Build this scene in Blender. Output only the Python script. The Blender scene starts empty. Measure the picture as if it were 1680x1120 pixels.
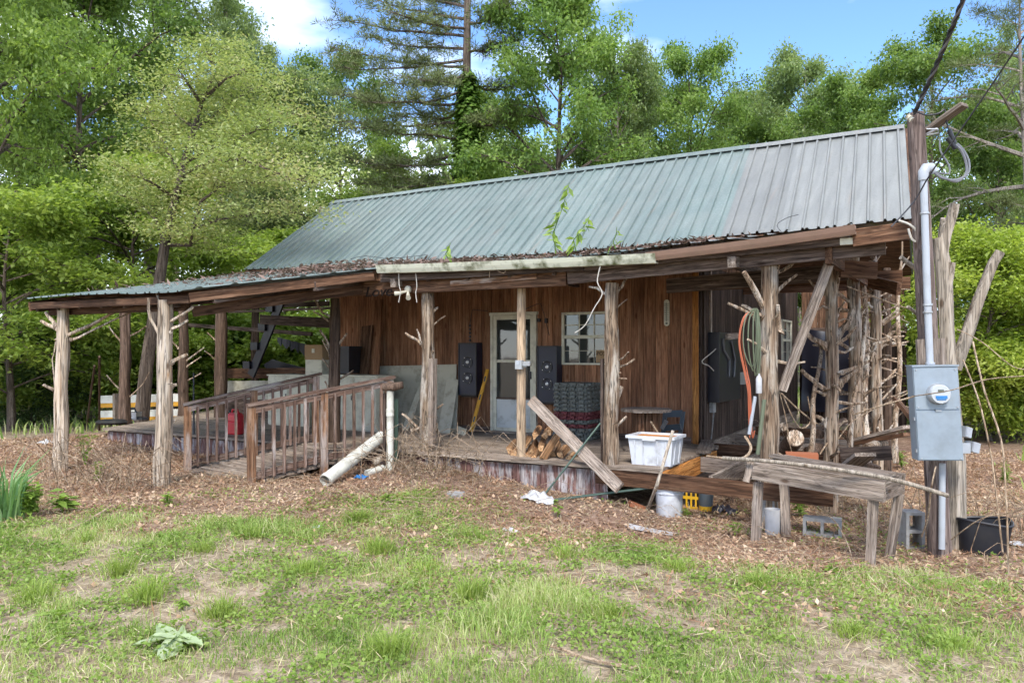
import bpy, math, random
import numpy as np
from mathutils import Vector, Matrix
from mathutils import noise as mnoise
random.seed(11)
rng = np.random.default_rng(11)
scene = bpy.context.scene
COL = scene.collection

# ------------------------------------------------------------------ camera
TH = math.radians(29.3); CT, ST = math.cos(TH), math.sin(TH)
CAM = (6.59, -11.9, 1.79); FPX = 1280.0
cd = bpy.data.cameras.new('camera'); cam = bpy.data.objects.new('camera', cd); COL.objects.link(cam)
cam.location = CAM; cam.rotation_euler = (math.pi/2, 0, TH)
cd.sensor_width = 36; cd.lens = 36*FPX/1680; cd.shift_y = 20/1680; cd.clip_end = 2000; cd.clip_start = .05
scene.camera = cam
# ------------------------------------------------------------------ sky and sun
SUN_EL, SUN_AZ = 48, 153       # azimuth of where the sun stands, degrees clockwise from +Y (behind the camera)
w = bpy.data.worlds.new('World'); scene.world = w; w.use_nodes = True
nt = w.node_tree; nt.nodes.clear()
def nn(t, **k):
    n = nt.nodes.new(t)
    for a, b in k.items(): setattr(n, a, b)
    return n
sky = nn('ShaderNodeTexSky', sky_type='NISHITA', sun_disc=False, sun_elevation=math.radians(SUN_EL), sun_rotation=math.radians(SUN_AZ), air_density=.9, dust_density=0., ozone_density=7.)
tc = nn('ShaderNodeTexCoord'); mp = nn('ShaderNodeMapping'); mp.inputs['Scale'].default_value = (1.0, 1.0, 2.6); mp.inputs['Location'].default_value = (1.3, 6.35, 3.25)
cl = nn('ShaderNodeTexNoise'); cl.inputs['Scale'].default_value = 1.9; cl.inputs['Detail'].default_value = 7; cl.inputs['Roughness'].default_value = .52
cr = nn('ShaderNodeValToRGB'); cr.color_ramp.elements[0].position = .41; cr.color_ramp.elements[1].position = .64
mx = nn('ShaderNodeMix', data_type='RGBA'); mx.inputs[7].default_value = (9.0, 9.1, 9.3, 1)
bg = nn('ShaderNodeBackground'); bg.inputs['Strength'].default_value = .15
wo = nn('ShaderNodeOutputWorld'); L = nt.links.new
L(tc.outputs['Generated'], mp.inputs['Vector']); L(mp.outputs[0], cl.inputs['Vector']); L(cl.outputs['Fac'], cr.inputs['Fac'])
L(cr.outputs['Color'], mx.inputs[0]); L(sky.outputs[0], mx.inputs[6]); L(mx.outputs[2], bg.inputs['Color']); L(bg.outputs[0], wo.inputs['Surface'])
sd = bpy.data.lights.new('sun', 'SUN'); sun = bpy.data.objects.new('sun', sd); COL.objects.link(sun)
sd.energy = 2.2; sd.angle = math.radians(16); sd.color = (1, .95, .87)
az = math.radians(SUN_AZ); el = math.radians(SUN_EL)
sv = Vector((math.sin(az)*math.cos(el), math.cos(az)*math.cos(el), math.sin(el)))
sun.rotation_euler = sv.to_track_quat('Z', 'Y').to_euler(); sun.location = sv*50
scene.view_settings.view_transform = 'Standard'; scene.view_settings.look = 'None'
scene.view_settings.exposure = 1.2; scene.view_settings.gamma = 1
scene.render.engine = 'CYCLES'
scene.cycles.use_adaptive_sampling = True; scene.cycles.adaptive_threshold = .04; scene.cycles.max_bounces = 5; scene.cycles.diffuse_bounces = 3; scene.cycles.glossy_bounces = 2; scene.cycles.transmission_bounces = 2; scene.cycles.transparent_max_bounces = 4

# ------------------------------------------------------------------ helpers: photograph rays -> world points
def ray(px, py):
    k = (px-840)/FPX; m = (580-py)/FPX
    return Vector((k*CT-ST, k*ST+CT, m))
C0 = Vector(CAM)
def PZ(px, py, z): r = ray(px, py); return C0 + r*((z-CAM[2])/r.z)
def PY(px, py, y): r = ray(px, py); return C0 + r*((y-CAM[1])/r.y)
def PX(px, py, x): r = ray(px, py); return C0 + r*((x-CAM[0])/r.x)
def PD(px, py, d): return C0 + ray(px, py)*d
V = Vector
def sstep(a, b, x):
    t = np.clip((np.asarray(x, float)-a)/(b-a), 0, 1); return t*t*(3-2*t)
_lat = np.random.default_rng(5).random((64, 64))
def vnoise(x, y, s, o=0.0):
    x = np.asarray(x, float)*s+o*7.3+100; y = np.asarray(y, float)*s+o*3.1+100
    xi = np.floor(x).astype(int); yi = np.floor(y).astype(int); fx = x-xi; fy = y-yi
    fx = fx*fx*(3-2*fx); fy = fy*fy*(3-2*fy); a = lambda i, j: _lat[i % 64, j % 64]
    return (a(xi, yi)*(1-fx)+a(xi+1, yi)*fx)*(1-fy)+(a(xi, yi+1)*(1-fx)+a(xi+1, yi+1)*fx)*fy
def gh(x, y):
    x = np.asarray(x, float); y = np.asarray(y, float)
    h = -.17*sstep(1.8, 3.6, x)*sstep(-6, -3.5, y)*(1-sstep(9, 14, x))
    h = h + .20*np.exp(-((x-.1)**2/1.6+(y+3.15)**2/.35)) + .07*np.exp(-((x+2.2)**2/9+(y+4.6)**2/2))
    h = h + .10*np.exp(-((x-3.05)**2/.25+(y+3.3)**2/.12)) + .16*np.exp(-((x+8)**2/8+(y+2.5)**2/3))
    near = np.exp(-((x-2)**2+(y+5)**2)/900)
    h = h + near*(.05*(vnoise(x, y, .7)-.5)+.025*(vnoise(x, y, 2.3, 2)-.5))
    return h
def gz(x, y): return float(gh(x, y))
def G(px, py):
    z = 0.0
    for _ in range(5):
        p = PZ(px, py, z); z = gz(p.x, p.y)
    p.z = z; return p
def grassmask(x, y):
    x = np.asarray(x, float); y = np.asarray(y, float)
    b = -5.35-1.9*(1-sstep(-.9, .9, x))
    m = sstep(-1.2, 1.3, (b-y)+1.6*(vnoise(x, y, .9, 1)-.5)+1.3*(vnoise(x, y, 2.1, 3)-.5))
    m = np.maximum(m, .8*np.exp(-((x-.9)**2/.25+(y+4.7)**2/.5)))
    far = np.maximum(sstep(-8.6, -10.5, x)*sstep(-5, -2.5, y), np.maximum(.8*sstep(7, 9.5, x)*sstep(-1, 2, y), sstep(9, 11, y)))
    return np.maximum(m, far)

# ------------------------------------------------------------------ helpers: objects
WM = {}
def put(o, W, parent=None):
    COL.objects.link(o); WM[o.name] = W.copy()
    if parent is not None:
        o.parent = parent; o.matrix_basis = WM[parent.name].inverted() @ W
    else: o.matrix_basis = W
    return o
def tag(o, label, cat, group=None):
    o['label'] = label; o['category'] = cat; o['kind'] = 'thing'
    if group: o['group'] = group
    return o
def thing(name, label, cat, loc, group=None):
    o = bpy.data.objects.new(name, None); o.empty_display_size = .1
    put(o, Matrix.Translation(V(loc))); return tag(o, label, cat, group)
class MB:
    def __init__(s): s.v = []; s.f = []; s.smooth = False
    def box(s, c, d, R=None):
        c = V(c); i = len(s.v)
        for z in (-1, 1):
            for y in (-1, 1):
                for x in (-1, 1):
                    p = V((x*d[0]/2, y*d[1]/2, z*d[2]/2))
                    s.v.append(c+(R @ p if R else p))
        for q in ((0, 2, 3, 1), (4, 5, 7, 6), (0, 1, 5, 4), (2, 6, 7, 3), (0, 4, 6, 2), (1, 3, 7, 5)): s.f.append([i+a for a in q])
        return s
    def quad(s, *p):
        i = len(s.v); s.v += [V(a) for a in p]; s.f.append(list(range(i, i+len(p)))); return s
    def tube(s, pts, rad, n=8, cap=True, rough=0., seed=0.):
        pts = [V(p) for p in pts]; m = len(pts)
        if not hasattr(rad, '__len__'): rad = [rad]*m
        i0 = len(s.v); ref = None
        for k, p in enumerate(pts):
            t = (pts[min(k+1, m-1)]-pts[max(k-1, 0)]).normalized()
            if ref is None: ref = t.orthogonal().normalized()
            ref = (ref-t*ref.dot(t))
            ref = ref.normalized() if ref.length > 1e-6 else t.orthogonal().normalized()
            b = t.cross(ref)
            for j in range(n):
                a = 2*math.pi*j/n; r = rad[k]
                if rough: r *= 1+rough*mnoise.noise(V((math.cos(a)*1.3+seed, math.sin(a)*1.3, k*.55+seed)))
                s.v.append(p+ref*(math.cos(a)*r)+b*(math.sin(a)*r))
        for k in range(m-1):
            for j in range(n):
                a = i0+k*n+j; b2 = i0+k*n+(j+1) % n; s.f.append([a, b2, b2+n, a+n])
        if cap: s.f.append([i0+j for j in range(n)][::-1]); s.f.append([i0+(m-1)*n+j for j in range(n)])
        s.smooth = True; return s
    def bark(s, pts, rad, n=20, seed=0.):
        i0 = len(s.v); s.tube(pts, rad, n, True)
        for k, p in enumerate(pts):
            for j in range(n):
                a = 2*math.pi*j/n; c, q = math.cos(a), math.sin(a); h = k*.5
                f = 1+.16*mnoise.noise(V((c*1.1+seed, q*1.1, h*.5)))+.16*mnoise.noise(V((c*3.4+seed, q*3.4, h*.45)))+.10*mnoise.noise(V((c*7+seed, q*7, h*.8)))
                s.v[i0+k*n+j] = V(p)+(s.v[i0+k*n+j]-V(p))*f
        return s
    def lathe(s, prof, n=16, c=(0, 0, 0)):
        i0 = len(s.v); c = V(c)
        for r, z in prof:
            for j in range(n): a = 2*math.pi*j/n; s.v.append(c+V((r*math.cos(a), r*math.sin(a), z)))
        for k in range(len(prof)-1):
            for j in range(n): a = i0+k*n+j; b = i0+k*n+(j+1) % n; s.f.append([a, b, b+n, a+n])
        return s
    def mesh(s, name, origin=(0, 0, 0), smooth=None):
        me = bpy.data.meshes.new(name); o = V(origin)
        me.from_pydata([tuple(p-o) for p in s.v], [], s.f)
        if s.smooth if smooth is None else smooth:
            me.polygons.foreach_set('use_smooth', [len(q) <= 4 for q in s.f])
            if hasattr(me, 'set_sharp_from_angle'): me.set_sharp_from_angle(angle=math.radians(50))
        me.update(); return me
    def obj(s, name, mat, parent=None, origin=None, smooth=None):
        if origin is None:
            origin = WM[parent.name].translation if parent is not None else V((0, 0, 0))
            if parent is None and s.v:
                lo = min(p.z for p in s.v); n = len(s.v); origin = V((sum(p.x for p in s.v)/n, sum(p.y for p in s.v)/n, lo))
        o = bpy.data.objects.new(name, s.mesh(name, origin, smooth)); o.data.materials.append(mat)
        return put(o, Matrix.Translation(V(origin)), parent)
def frame(a, b, up):
    a, b, up = V(a), V(b), V(up); x = (b-a).normalized(); z = up-x*up.dot(x)
    z = z.normalized() if z.length > 1e-5 else x.orthogonal().normalized()
    y = z.cross(x); return Matrix(((x.x, y.x, z.x, a.x), (x.y, y.y, z.y, a.y), (x.z, y.z, z.z, a.z), (0, 0, 0, 1)))
def plank(name, a, b, w, t, mat, parent=None, up=(0, 0, 1), seg=3, jit=.003, sag=0., taper=0.):
    """board from a to b; w across, t along 'up'; grain along local X"""
    W = frame(a, b, up); Ln = (V(b)-V(a)).length; m = MB(); R = lambda: random.uniform(-jit, jit)
    for k in range(seg+1):
        x = Ln*k/seg; wk = w*(1-taper*k/seg)
        e = -sag*math.sin(math.pi*k/seg)
        if k in (0, seg): x += random.uniform(-jit, jit)*2
        for y, z in ((-1, -1), (1, -1), (1, 1), (-1, 1)): m.v.append(V((x, y*wk/2+R(), z*t/2+R()*.5+e)))
    for k in range(seg):
        for j in range(4): a0 = k*4+j; b0 = k*4+(j+1) % 4; m.f.append([a0, b0, b0+4, a0+4])
    m.f.append([3, 2, 1, 0]); e = seg*4; m.f.append([e, e+1, e+2, e+3])
    o = bpy.data.objects.new(name, m.mesh(name)); o.data.materials.append(mat); return put(o, W, parent)
def npmesh(name, v, tris=None, quads=None, attr=None):
    me = bpy.data.meshes.new(name); v = np.asarray(v, np.float32); me.vertices.add(len(v)); me.vertices.foreach_set('co', v.ravel())
    idx = []; st = []; c = 0
    if quads is not None and len(quads): q = np.asarray(quads, np.int32); idx.append(q.ravel()); st.append(np.arange(len(q))*4); c = len(q)*4
    if tris is not None and len(tris): q = np.asarray(tris, np.int32); idx.append(q.ravel()); st.append(np.arange(len(q))*3+c)
    idx = np.concatenate(idx); st = np.concatenate(st)
    me.loops.add(len(idx)); me.loops.foreach_set('vertex_index', idx); me.polygons.add(len(st)); me.polygons.foreach_set('loop_start', st.astype(np.int32))
    if attr:
        for k, a in attr.items(): at = me.attributes.new(k, 'FLOAT', 'POINT'); at.data.foreach_set('value', np.asarray(a, np.float32))
    me.update(calc_edges=True); me.validate(); return me
def npobj(name, me, mat, parent=None, W=None):
    o = bpy.data.objects.new(name, me)
    if not me.materials: me.materials.append(mat)
    return put(o, W or (WM[parent.name] if parent is not None else Matrix()), parent)
def unit(a): return a/np.maximum(np.linalg.norm(a, axis=1, keepdims=True), 1e-9)
def leafquads(pos, nrm, size, asp=.5, fold=.15, d=None, r=rng):
    """diamond leaves: one folded quad each"""
    n = len(pos); nrm = unit(nrm)
    if d is None: d = r.normal(size=(n, 3))
    d = unit(d-nrm*np.sum(d*nrm, 1, keepdims=True)); s = np.cross(nrm, d)
    L_ = np.broadcast_to(np.asarray(size, float).reshape(-1, 1), (n, 1)); Wd = L_*asp
    v = np.empty((n, 4, 3)); v[:, 0] = pos; v[:, 1] = pos+d*L_*.45+s*Wd*.5+nrm*L_*fold; v[:, 2] = pos+d*L_; v[:, 3] = pos+d*L_*.45-s*Wd*.5+nrm*L_*fold
    q = np.arange(n*4).reshape(n, 4); return v.reshape(-1, 3), q
def bladestrip(pos, h, wd, lean, r=rng):
    """grass blades: five vertices, three triangles each"""
    n = len(pos); a = r.uniform(0, 2*math.pi, n); s = np.stack([np.cos(a), np.sin(a), np.zeros(n)], 1); up = np.array([0, 0, 1.])
    h = h.reshape(-1, 1); wd = wd.reshape(-1, 1)
    mid = pos+up*h*.55+lean*h*.25; tip = pos+up*h*.9*np.sqrt(np.clip(1-.55*np.sum(lean**2, 1, keepdims=True), .12, 1))+lean*h*.85
    v = np.empty((n, 5, 3)); v[:, 0] = pos-s*wd/2; v[:, 1] = pos+s*wd/2; v[:, 2] = mid-s*wd*.4; v[:, 3] = mid+s*wd*.4; v[:, 4] = tip
    i = np.arange(n)[:, None]*5; t = np.concatenate([i+np.array([[0, 1, 3]]), i+np.array([[0, 3, 2]]), i+np.array([[2, 3, 4]])], 0)
    return v.reshape(-1, 3), t

# ------------------------------------------------------------------ materials
def S(r, g, b):
    f = lambda c: (c/255/12.92) if c/255 <= .04045 else ((c/255+.055)/1.055)**2.4
    return (f(r), f(g), f(b), 1)
class Mat:
    def __init__(s, name, rough=.8, spec=.3, metal=0.):
        s.m = bpy.data.materials.new(name); s.m.use_nodes = True; s.t = s.m.node_tree; s.b = s.t.nodes['Principled BSDF']
        s.b.inputs['Roughness'].default_value = rough; s.b.inputs['Specular IOR Level'].default_value = spec; s.b.inputs['Metallic'].default_value = metal
    def n(s, t, **k):
        x = s.t.nodes.new(t)
        for a, b in k.items():
            if a in x.inputs: x.inputs[a].default_value = b
            else: setattr(x, a, b)
        return x
    def l(s, a, b): s.t.links.new(a, b)
    def ramp(s, fac, stops):
        r = s.n('ShaderNodeValToRGB'); e = r.color_ramp.elements
        while len(e) < len(stops): e.new(.5)
        for x, (p, c) in zip(e, stops): x.position = p; x.color = c
        s.l(fac, r.inputs[0]); return r.outputs[0]
    def mix(s, fac, a, b, mode='MIX'):
        x = s.n('ShaderNodeMix', data_type='RGBA', blend_type=mode)
        for v, i in ((fac, 0), (a, 6), (b, 7)):
            if hasattr(v, 'links') or hasattr(v, 'is_linked'): s.l(v, x.inputs[i])
            else: x.inputs[i].default_value = v
        return x.outputs[2]
    def vec(s, scale, randomize=True):
        tc = s.n('ShaderNodeTexCoord'); mp = s.n('ShaderNodeMapping'); mp.inputs['Scale'].default_value = scale; s.l(tc.outputs['Object'], mp.inputs['Vector'])
        if randomize:
            oi = s.n('ShaderNodeObjectInfo'); mu = s.n('ShaderNodeMath', operation='MULTIPLY'); mu.inputs[1].default_value = 37.
            s.l(oi.outputs['Random'], mu.inputs[0]); s.l(mu.outputs[0], mp.inputs['Location'])
        return mp.outputs[0]
    def noise(s, v, sc, det=4., rough=.55, dist=0.):
        x = s.n('ShaderNodeTexNoise'); x.inputs['Scale'].default_value = sc; x.inputs['Detail'].default_value = det; x.inputs['Roughness'].default_value = rough; x.inputs['Distortion'].default_value = dist
        s.l(v, x.inputs['Vector']); return x.outputs['Fac']
    def bump(s, h, st=.3, d=.01):
        x = s.n('ShaderNodeBump'); x.inputs['Strength'].default_value = st; x.inputs['Distance'].default_value = d; s.l(h, x.inputs['Height']); s.l(x.outputs[0], s.b.inputs['Normal'])
    def col(s, c):
        if hasattr(c, 'is_linked'): s.l(c, s.b.inputs['Base Color'])
        else: s.b.inputs['Base Color'].default_value = c
    def rnd(s, lo=.75, hi=1.2):
        oi = s.n('ShaderNodeObjectInfo'); mr = s.n('ShaderNodeMapRange'); mr.inputs[3].default_value = lo; mr.inputs[4].default_value = hi; s.l(oi.outputs['Random'], mr.inputs[0])
        c = s.n('ShaderNodeCombineColor'); [s.l(mr.outputs[0], c.inputs[i]) for i in range(3)]; return c.outputs[0]
def wood(name, dark, mid, light, axis=0, grain=1., patch=None, patch_amt=.55, rough=.85, vary=(.75, 1.2), bump=.4, pscale=1., crack=.5):
    m = Mat(name, rough, .2); sc = [22*grain]*3; sc[axis] = 1.1*grain; v = m.vec(sc)
    g = m.noise(v, 1.6, 6, .6, .35); g2 = m.noise(v, 5, 3, .6)
    sc2 = [5.]*3; sc2[axis] = 1.2; pv = m.vec(sc2)
    b = m.noise(pv, 1.0*pscale, 6, .62)
    c = m.ramp(g, [(.3, dark), (.5, mid), (.72, light)])
    c = m.mix(m.ramp(g2, [(.35, (.55, .55, .55, 1)), (.6, (1, 1, 1, 1))]), (.5, .5, .5, 1), c) if False else m.mix(1., c, m.ramp(g2, [(.3, (.6, .6, .6, 1)), (.55, (1, 1, 1, 1))]), 'MULTIPLY')
    g3 = m.noise(m.vec([x*1.7 for x in sc]), 1.1, 3, .5, .6); ck = m.ramp(g3, [(.455, (1, 1, 1, 1)), (.485, (crack, )*3+(1,)), (.515, (crack, )*3+(1,)), (.545, (1, 1, 1, 1))])
    kv = m.n('ShaderNodeTexVoronoi'); kv.inputs['Scale'].default_value = 1.; sk = [6.]*3; sk[axis] = 2.4; m.l(m.vec(sk), kv.inputs['Vector']); kn = m.ramp(kv.outputs['Distance'], [(.07, (crack*.8, crack*.65, crack*.55, 1)), (.16, (1, 1, 1, 1))])
    if patch: c = m.mix(m.ramp(b, [(patch_amt-.06, (0, 0, 0, 1)), (patch_amt+.06, (1, 1, 1, 1))]), c, patch)
    else: c = m.mix(1., c, m.ramp(b, [(.3, (.7, .7, .7, 1)), (.65, (1.12, 1.1, 1.08, 1))]), 'MULTIPLY')
    c = m.mix(1., c, ck, 'MULTIPLY'); c = m.mix(1., c, kn, 'MULTIPLY')
    c = m.mix(1., c, m.rnd(*vary), 'MULTIPLY'); m.col(c); m.bump(g, bump, .008); return m.m
def plain(name, c, rough=.5, spec=.4, metal=0., dirt=.25, dcol=(.12, .09, .06, 1), sc=6.):
    m = Mat(name, rough, spec, metal); v = m.vec((1, 1, 1)); n1 = m.noise(v, sc, 6, .62)
    f = m.ramp(n1, [(.48, (0, 0, 0, 1)), (.75, (dirt*2, )*3+(1,))]); m.col(m.mix(f, c, dcol)); m.bump(n1, .08, .01); return m.m
def leafmat(name, stops, trans=.45, rough=.5, vary=.5, nscale=.5):
    m = Mat(name, rough, .35); gi = m.n('ShaderNodeNewGeometry'); tc = m.n('ShaderNodeTexCoord')
    nz = m.n('ShaderNodeTexNoise'); nz.inputs['Scale'].default_value = nscale; nz.inputs['Detail'].default_value = 2; m.l(tc.outputs['Object'], nz.inputs['Vector'])
    a = m.n('ShaderNodeMath', operation='MULTIPLY_ADD'); a.inputs[1].default_value = .55; m.l(gi.outputs['Random Per Island'], a.inputs[0])
    b2 = m.n('ShaderNodeMath', operation='MULTIPLY_ADD'); b2.inputs[1].default_value = 1.3; b2.inputs[2].default_value = -.42; m.l(nz.outputs['Fac'], b2.inputs[0]); m.l(b2.outputs[0], a.inputs[2])
    c = m.ramp(a.outputs[0], stops); oi = m.rnd(1-.22*vary, 1+.22*vary); c = m.mix(1., c, oi, 'MULTIPLY'); m.col(c)
    t = m.n('ShaderNodeBsdfTranslucent'); ct = m.mix(1., c, (1.25, 1.3, .75, 1), 'MULTIPLY'); m.l(ct, t.inputs['Color'])
    mixs = m.n('ShaderNodeMixShader'); mixs.inputs[0].default_value = trans; out = m.t.nodes['Material Output']
    m.l(m.b.outputs[0], mixs.inputs[1]); m.l(t.outputs[0], mixs.inputs[2]); m.l(mixs.outputs[0], out.inputs['Surface']); return m.m

K = {}
K['siding'] = wood('brown_siding', (.17, .075, .04, 1), (.32, .152, .082, 1), (.46, .26, .15, 1), 0, .8, vary=(.74, 1.2), crack=.7)
K['dark'] = wood('dark_weathered_wood', (.05, .036, .03, 1), (.115, .08, .064, 1), (.25, .195, .165, 1), 0, .9, vary=(.65, 1.3))
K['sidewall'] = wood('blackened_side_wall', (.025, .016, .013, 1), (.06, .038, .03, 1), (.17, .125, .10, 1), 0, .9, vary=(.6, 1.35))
K['beam'] = wood('brown_beam', (.055, .027, .016, 1), (.14, .072, .041, 1), (.27, .16, .10, 1), 0, .8, vary=(.7, 1.35))
K['weather'] = wood('weathered_grey_wood', (.13, .095, .075, 1), (.31, .25, .205, 1), (.48, .415, .36, 1), 0, 1.)
K['deck'] = wood('deck_wood', (.17, .125, .095, 1), (.33, .265, .21, 1), (.47, .40, .335, 1), 0, .9, vary=(.8, 1.2))
K['orange'] = wood('orange_wood', (.33, .13, .03, 1), (.52, .22, .06, 1), (.66, .32, .10, 1), 0, .8)
K['rail'] = wood('worn_rail_wood', (.08, .042, .03, 1), (.20, .125, .092, 1), (.37, .28, .235, 1), 0, 1., patch=(.40, .355, .33, 1), patch_amt=.6)
K['railpost'] = wood('stained_rail_post', (.095, .045, .026, 1), (.25, .13, .07, 1), (.40, .26, .17, 1), 0, .9, patch=(.32, .26, .225, 1), patch_amt=.53)
K['skirt'] = wood('peeling_painted_wood', (.09, .04, .032, 1), (.19, .10, .085, 1), (.31, .20, .18, 1), 0, 1., patch=(.40, .37, .365, 1), patch_amt=.54, pscale=1.9)
K['cedar'] = wood('cedar_bark', (.10, .052, .03, 1), (.33, .235, .16, 1), (.58, .48, .375, 1), 2, .7, patch=(.50, .44, .37, 1), patch_amt=.58, bump=1., pscale=1.5, crack=.3)
K['palecedar'] = wood('pale_barkless_cedar', (.22, .135, .08, 1), (.49, .395, .30, 1), (.68, .60, .52, 1), 2, .5, patch=(.36, .22, .12, 1), patch_amt=.68, bump=.8, crack=.38)
K['darkpost'] = wood('dark_bark', (.05, .032, .022, 1), (.12, .078, .055, 1), (.24, .17, .13, 1), 2, .8, bump=.8)
K['stub'] = wood('bare_branch', (.25, .18, .12, 1), (.44, .35, .26, 1), (.6, .52, .43, 1), 2, .8)
K['pole'] = wood('treated_pole', (.065, .045, .04, 1), (.155, .115, .10, 1), (.30, .245, .215, 1), 2, .8, patch=(.33, .29, .25, 1), patch_amt=.66, bump=.8)
K['deadwood'] = wood('grey_dead_wood', (.26, .21, .16, 1), (.42, .36, .29, 1), (.56, .5, .43, 1), 2, .7, bump=.6)
K['bark'] = wood('tree_bark', (.06, .045, .035, 1), (.13, .10, .08, 1), (.24, .20, .165, 1), 2, .6, bump=.8)
K['greybark'] = wood('pale_tree_bark', (.15, .12, .10, 1), (.27, .235, .20, 1), (.40, .36, .32, 1), 2, .6, bump=.8)
K['log'] = wood('firewood_side', (.16, .08, .04, 1), (.36, .20, .10, 1), (.52, .34, .2, 1), 0, .7, bump=.7)
K['logend'] = wood('firewood_end', (.32, .17, .08, 1), (.55, .33, .17, 1), (.70, .47, .28, 1), 0, .5)
K['twig'] = wood('dry_twig', (.20, .13, .08, 1), (.38, .28, .19, 1), (.56, .46, .35, 1), 2, .8)
K['white'] = plain('white_paint', (.62, .62, .57, 1), .5, .4, dirt=.22)
K['trim'] = plain('cream_trim', (.60, .57, .45, 1), .5, .4, dirt=.25)
K['panel'] = plain('pale_panel', (.46, .43, .34, 1), .7, .2, dirt=.3)
K['plastic'] = plain('white_plastic', (.56, .58, .62, 1), .4, .4, dirt=.3)
K['pvc'] = plain('old_pvc', (.56, .55, .48, 1), .45, .4, dirt=.35)
K['conduit'] = plain('grey_conduit', (.36, .385, .42, 1), .4, .5, dirt=.1)
K['mbox'] = plain('grey_meter_box', (.25, .295, .34, 1), .42, .5, .1, dirt=.3, dcol=(.17, .19, .2, 1))
K['black'] = plain('black_plastic', (.012, .013, .018, 1), .45, .5, dirt=.06)
K['rubber'] = plain('black_rubber', (.014, .014, .014, 1), .6, .4, dirt=.1)
K['tarp'] = plain('black_tarp', (.012, .012, .02, 1), .38, .5, dirt=.03)
K['navy'] = plain('navy_speaker', (.010, .012, .030, 1), .4, .5, dirt=.03)
K['chrome'] = plain('dull_metal', (.55, .55, .56, 1), .35, .5, .8, dirt=.1)
K['steel'] = plain('galvanised_steel', (.42, .43, .44, 1), .4, .5, .6, dirt=.15)
K['greysteel'] = plain('aluminium_door_panel', (.46, .49, .5, 1), .4, .5, .3, dirt=.3)
K['red'] = plain('red_plastic', (.52, .015, .025, 1), .38, .5, dirt=.06)
K['redtile'] = plain('red_rubber_tile', (.16, .04, .045, 1), .7, .3, dirt=.2)
K['greytile'] = plain('grey_rubber_tile', (.15, .16, .145, 1), .75, .3, dirt=.25)
K['yellow'] = plain('yellow_paint', (.60, .30, .03, 1), .45, .4, dirt=.15)
K['yellowp'] = plain('yellow_plastic', (.62, .36, .02, 1), .4, .4, dirt=.15)
K['concrete'] = plain('concrete', (.30, .30, .30, 1), .9, .2, dirt=.25, sc=14)
K['greenmetal'] = plain('dark_green_metal', (.05, .085, .065, 1), .4, .5, .2, dirt=.1)
K['card'] = plain('cardboard', (.34, .23, .13, 1), .9, .1, dirt=.1)
K['orangecord'] = plain('orange_cord', (.38, .10, .045, 1), .5, .4, dirt=.08)
K['greenhose'] = plain('green_hose', (.11, .13, .08, 1), .5, .4, dirt=.2)
K['wire'] = plain('black_wire', (.03, .03, .035, 1), .5, .4, dirt=.1)
K['greywire'] = plain('grey_wire', (.15, .155, .17, 1), .4, .5, dirt=.1)
K['cord'] = plain('white_cord', (.5, .47, .42, 1), .8, .2, dirt=.2)
K['bag'] = plain('white_bag', (.46, .46, .47, 1), .4, .4, dirt=.15)
K['bluegrey'] = plain('blue_grey_plastic', (.06, .08, .10, 1), .5, .4, dirt=.2)
K['blue'] = plain('blue_label', (.03, .17, .42, 1), .4, .4, dirt=.0)
K['dial'] = plain('meter_face', (.42, .44, .46, 1), .3, .5, dirt=.0)
K['lcd'] = plain('meter_display', (.10, .11, .09, 1), .3, .5, dirt=.0)
K['ink'] = plain('burnt_letters', (.02, .013, .01, 1), .8, .2, dirt=.0)
K['gutterw'] = plain('mossy_white_gutter', (.50, .50, .40, 1), .5, .4, dirt=.75, dcol=(.075, .08, .03, 1), sc=5)
K['gutterb'] = plain('brown_gutter', (.22, .135, .10, 1), .35, .5, dirt=.2)
K['rust'] = plain('orange_rusty_sheet', (.52, .20, .04, 1), .7, .2, dirt=.3)
K['brick'] = plain('red_brick', (.34, .12, .06, 1), .9, .2, dirt=.3)
def roofmat(name, a, b, spot):
    m = Mat(name, .42, .5, .0); v = m.vec((1, 1, 1)); n1 = m.noise(v, 1.1, 5, .6); n2 = m.noise(v, 34, 3, .7); n3 = m.noise(m.vec((9, .7, .7)), 1.2, 4)
    c = m.mix(m.ramp(n1, [(.38, (0, 0, 0, 1)), (.66, (1, 1, 1, 1))]), a, b)
    c = m.mix(m.ramp(n2, [(.5, (0, 0, 0, 1)), (.68, (.6, .6, .6, 1))]), c, spot)
    c = m.mix(1., c, m.ramp(n3, [(.3, (.8, .8, .8, 1)), (.7, (1.1, 1.1, 1.1, 1))]), 'MULTIPLY'); c = m.mix(1., c, m.rnd(.86, 1.1), 'MULTIPLY')
    st_ = m.noise(m.vec((7, .35, .35)), 1., 5, .6); c = m.mix(m.ramp(st_, [(.62, (0, 0, 0, 1)), (.74, (.5, .5, .5, 1))]), c, (.20, .155, .12, 1))
    m.col(c); r = m.ramp(n1, [(.3, (.34, .34, .34, 1)), (.7, (.55, .55, .55, 1))]); m.l(r, m.b.inputs['Roughness']); m.bump(n1, .12, .02); return m.m
K['roofgreen'] = roofmat('green_metal_roof', (.112, .158, .146, 1), (.156, .192, .18, 1), (.235, .25, .24, 1))
K['roofgrey'] = roofmat('faded_grey_metal_roof', (.175, .182, .172, 1), (.22, .226, .214, 1), (.13, .134, .128, 1))
def glass():
    m = Mat('window_glass', .03, .5); m.col((.035, .04, .038, 1)); m.b.inputs['Transmission Weight'].default_value = 0; m.b.inputs['IOR'].default_value = 1.5; m.b.inputs['Coat Weight'].default_value = 1.; m.b.inputs['Coat Roughness'].default_value = .03
    v = m.vec((1, 1, 1)); m.bump(m.noise(v, 2.2, 2), .06, .03); return m.m
K['glass'] = glass()
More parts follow.
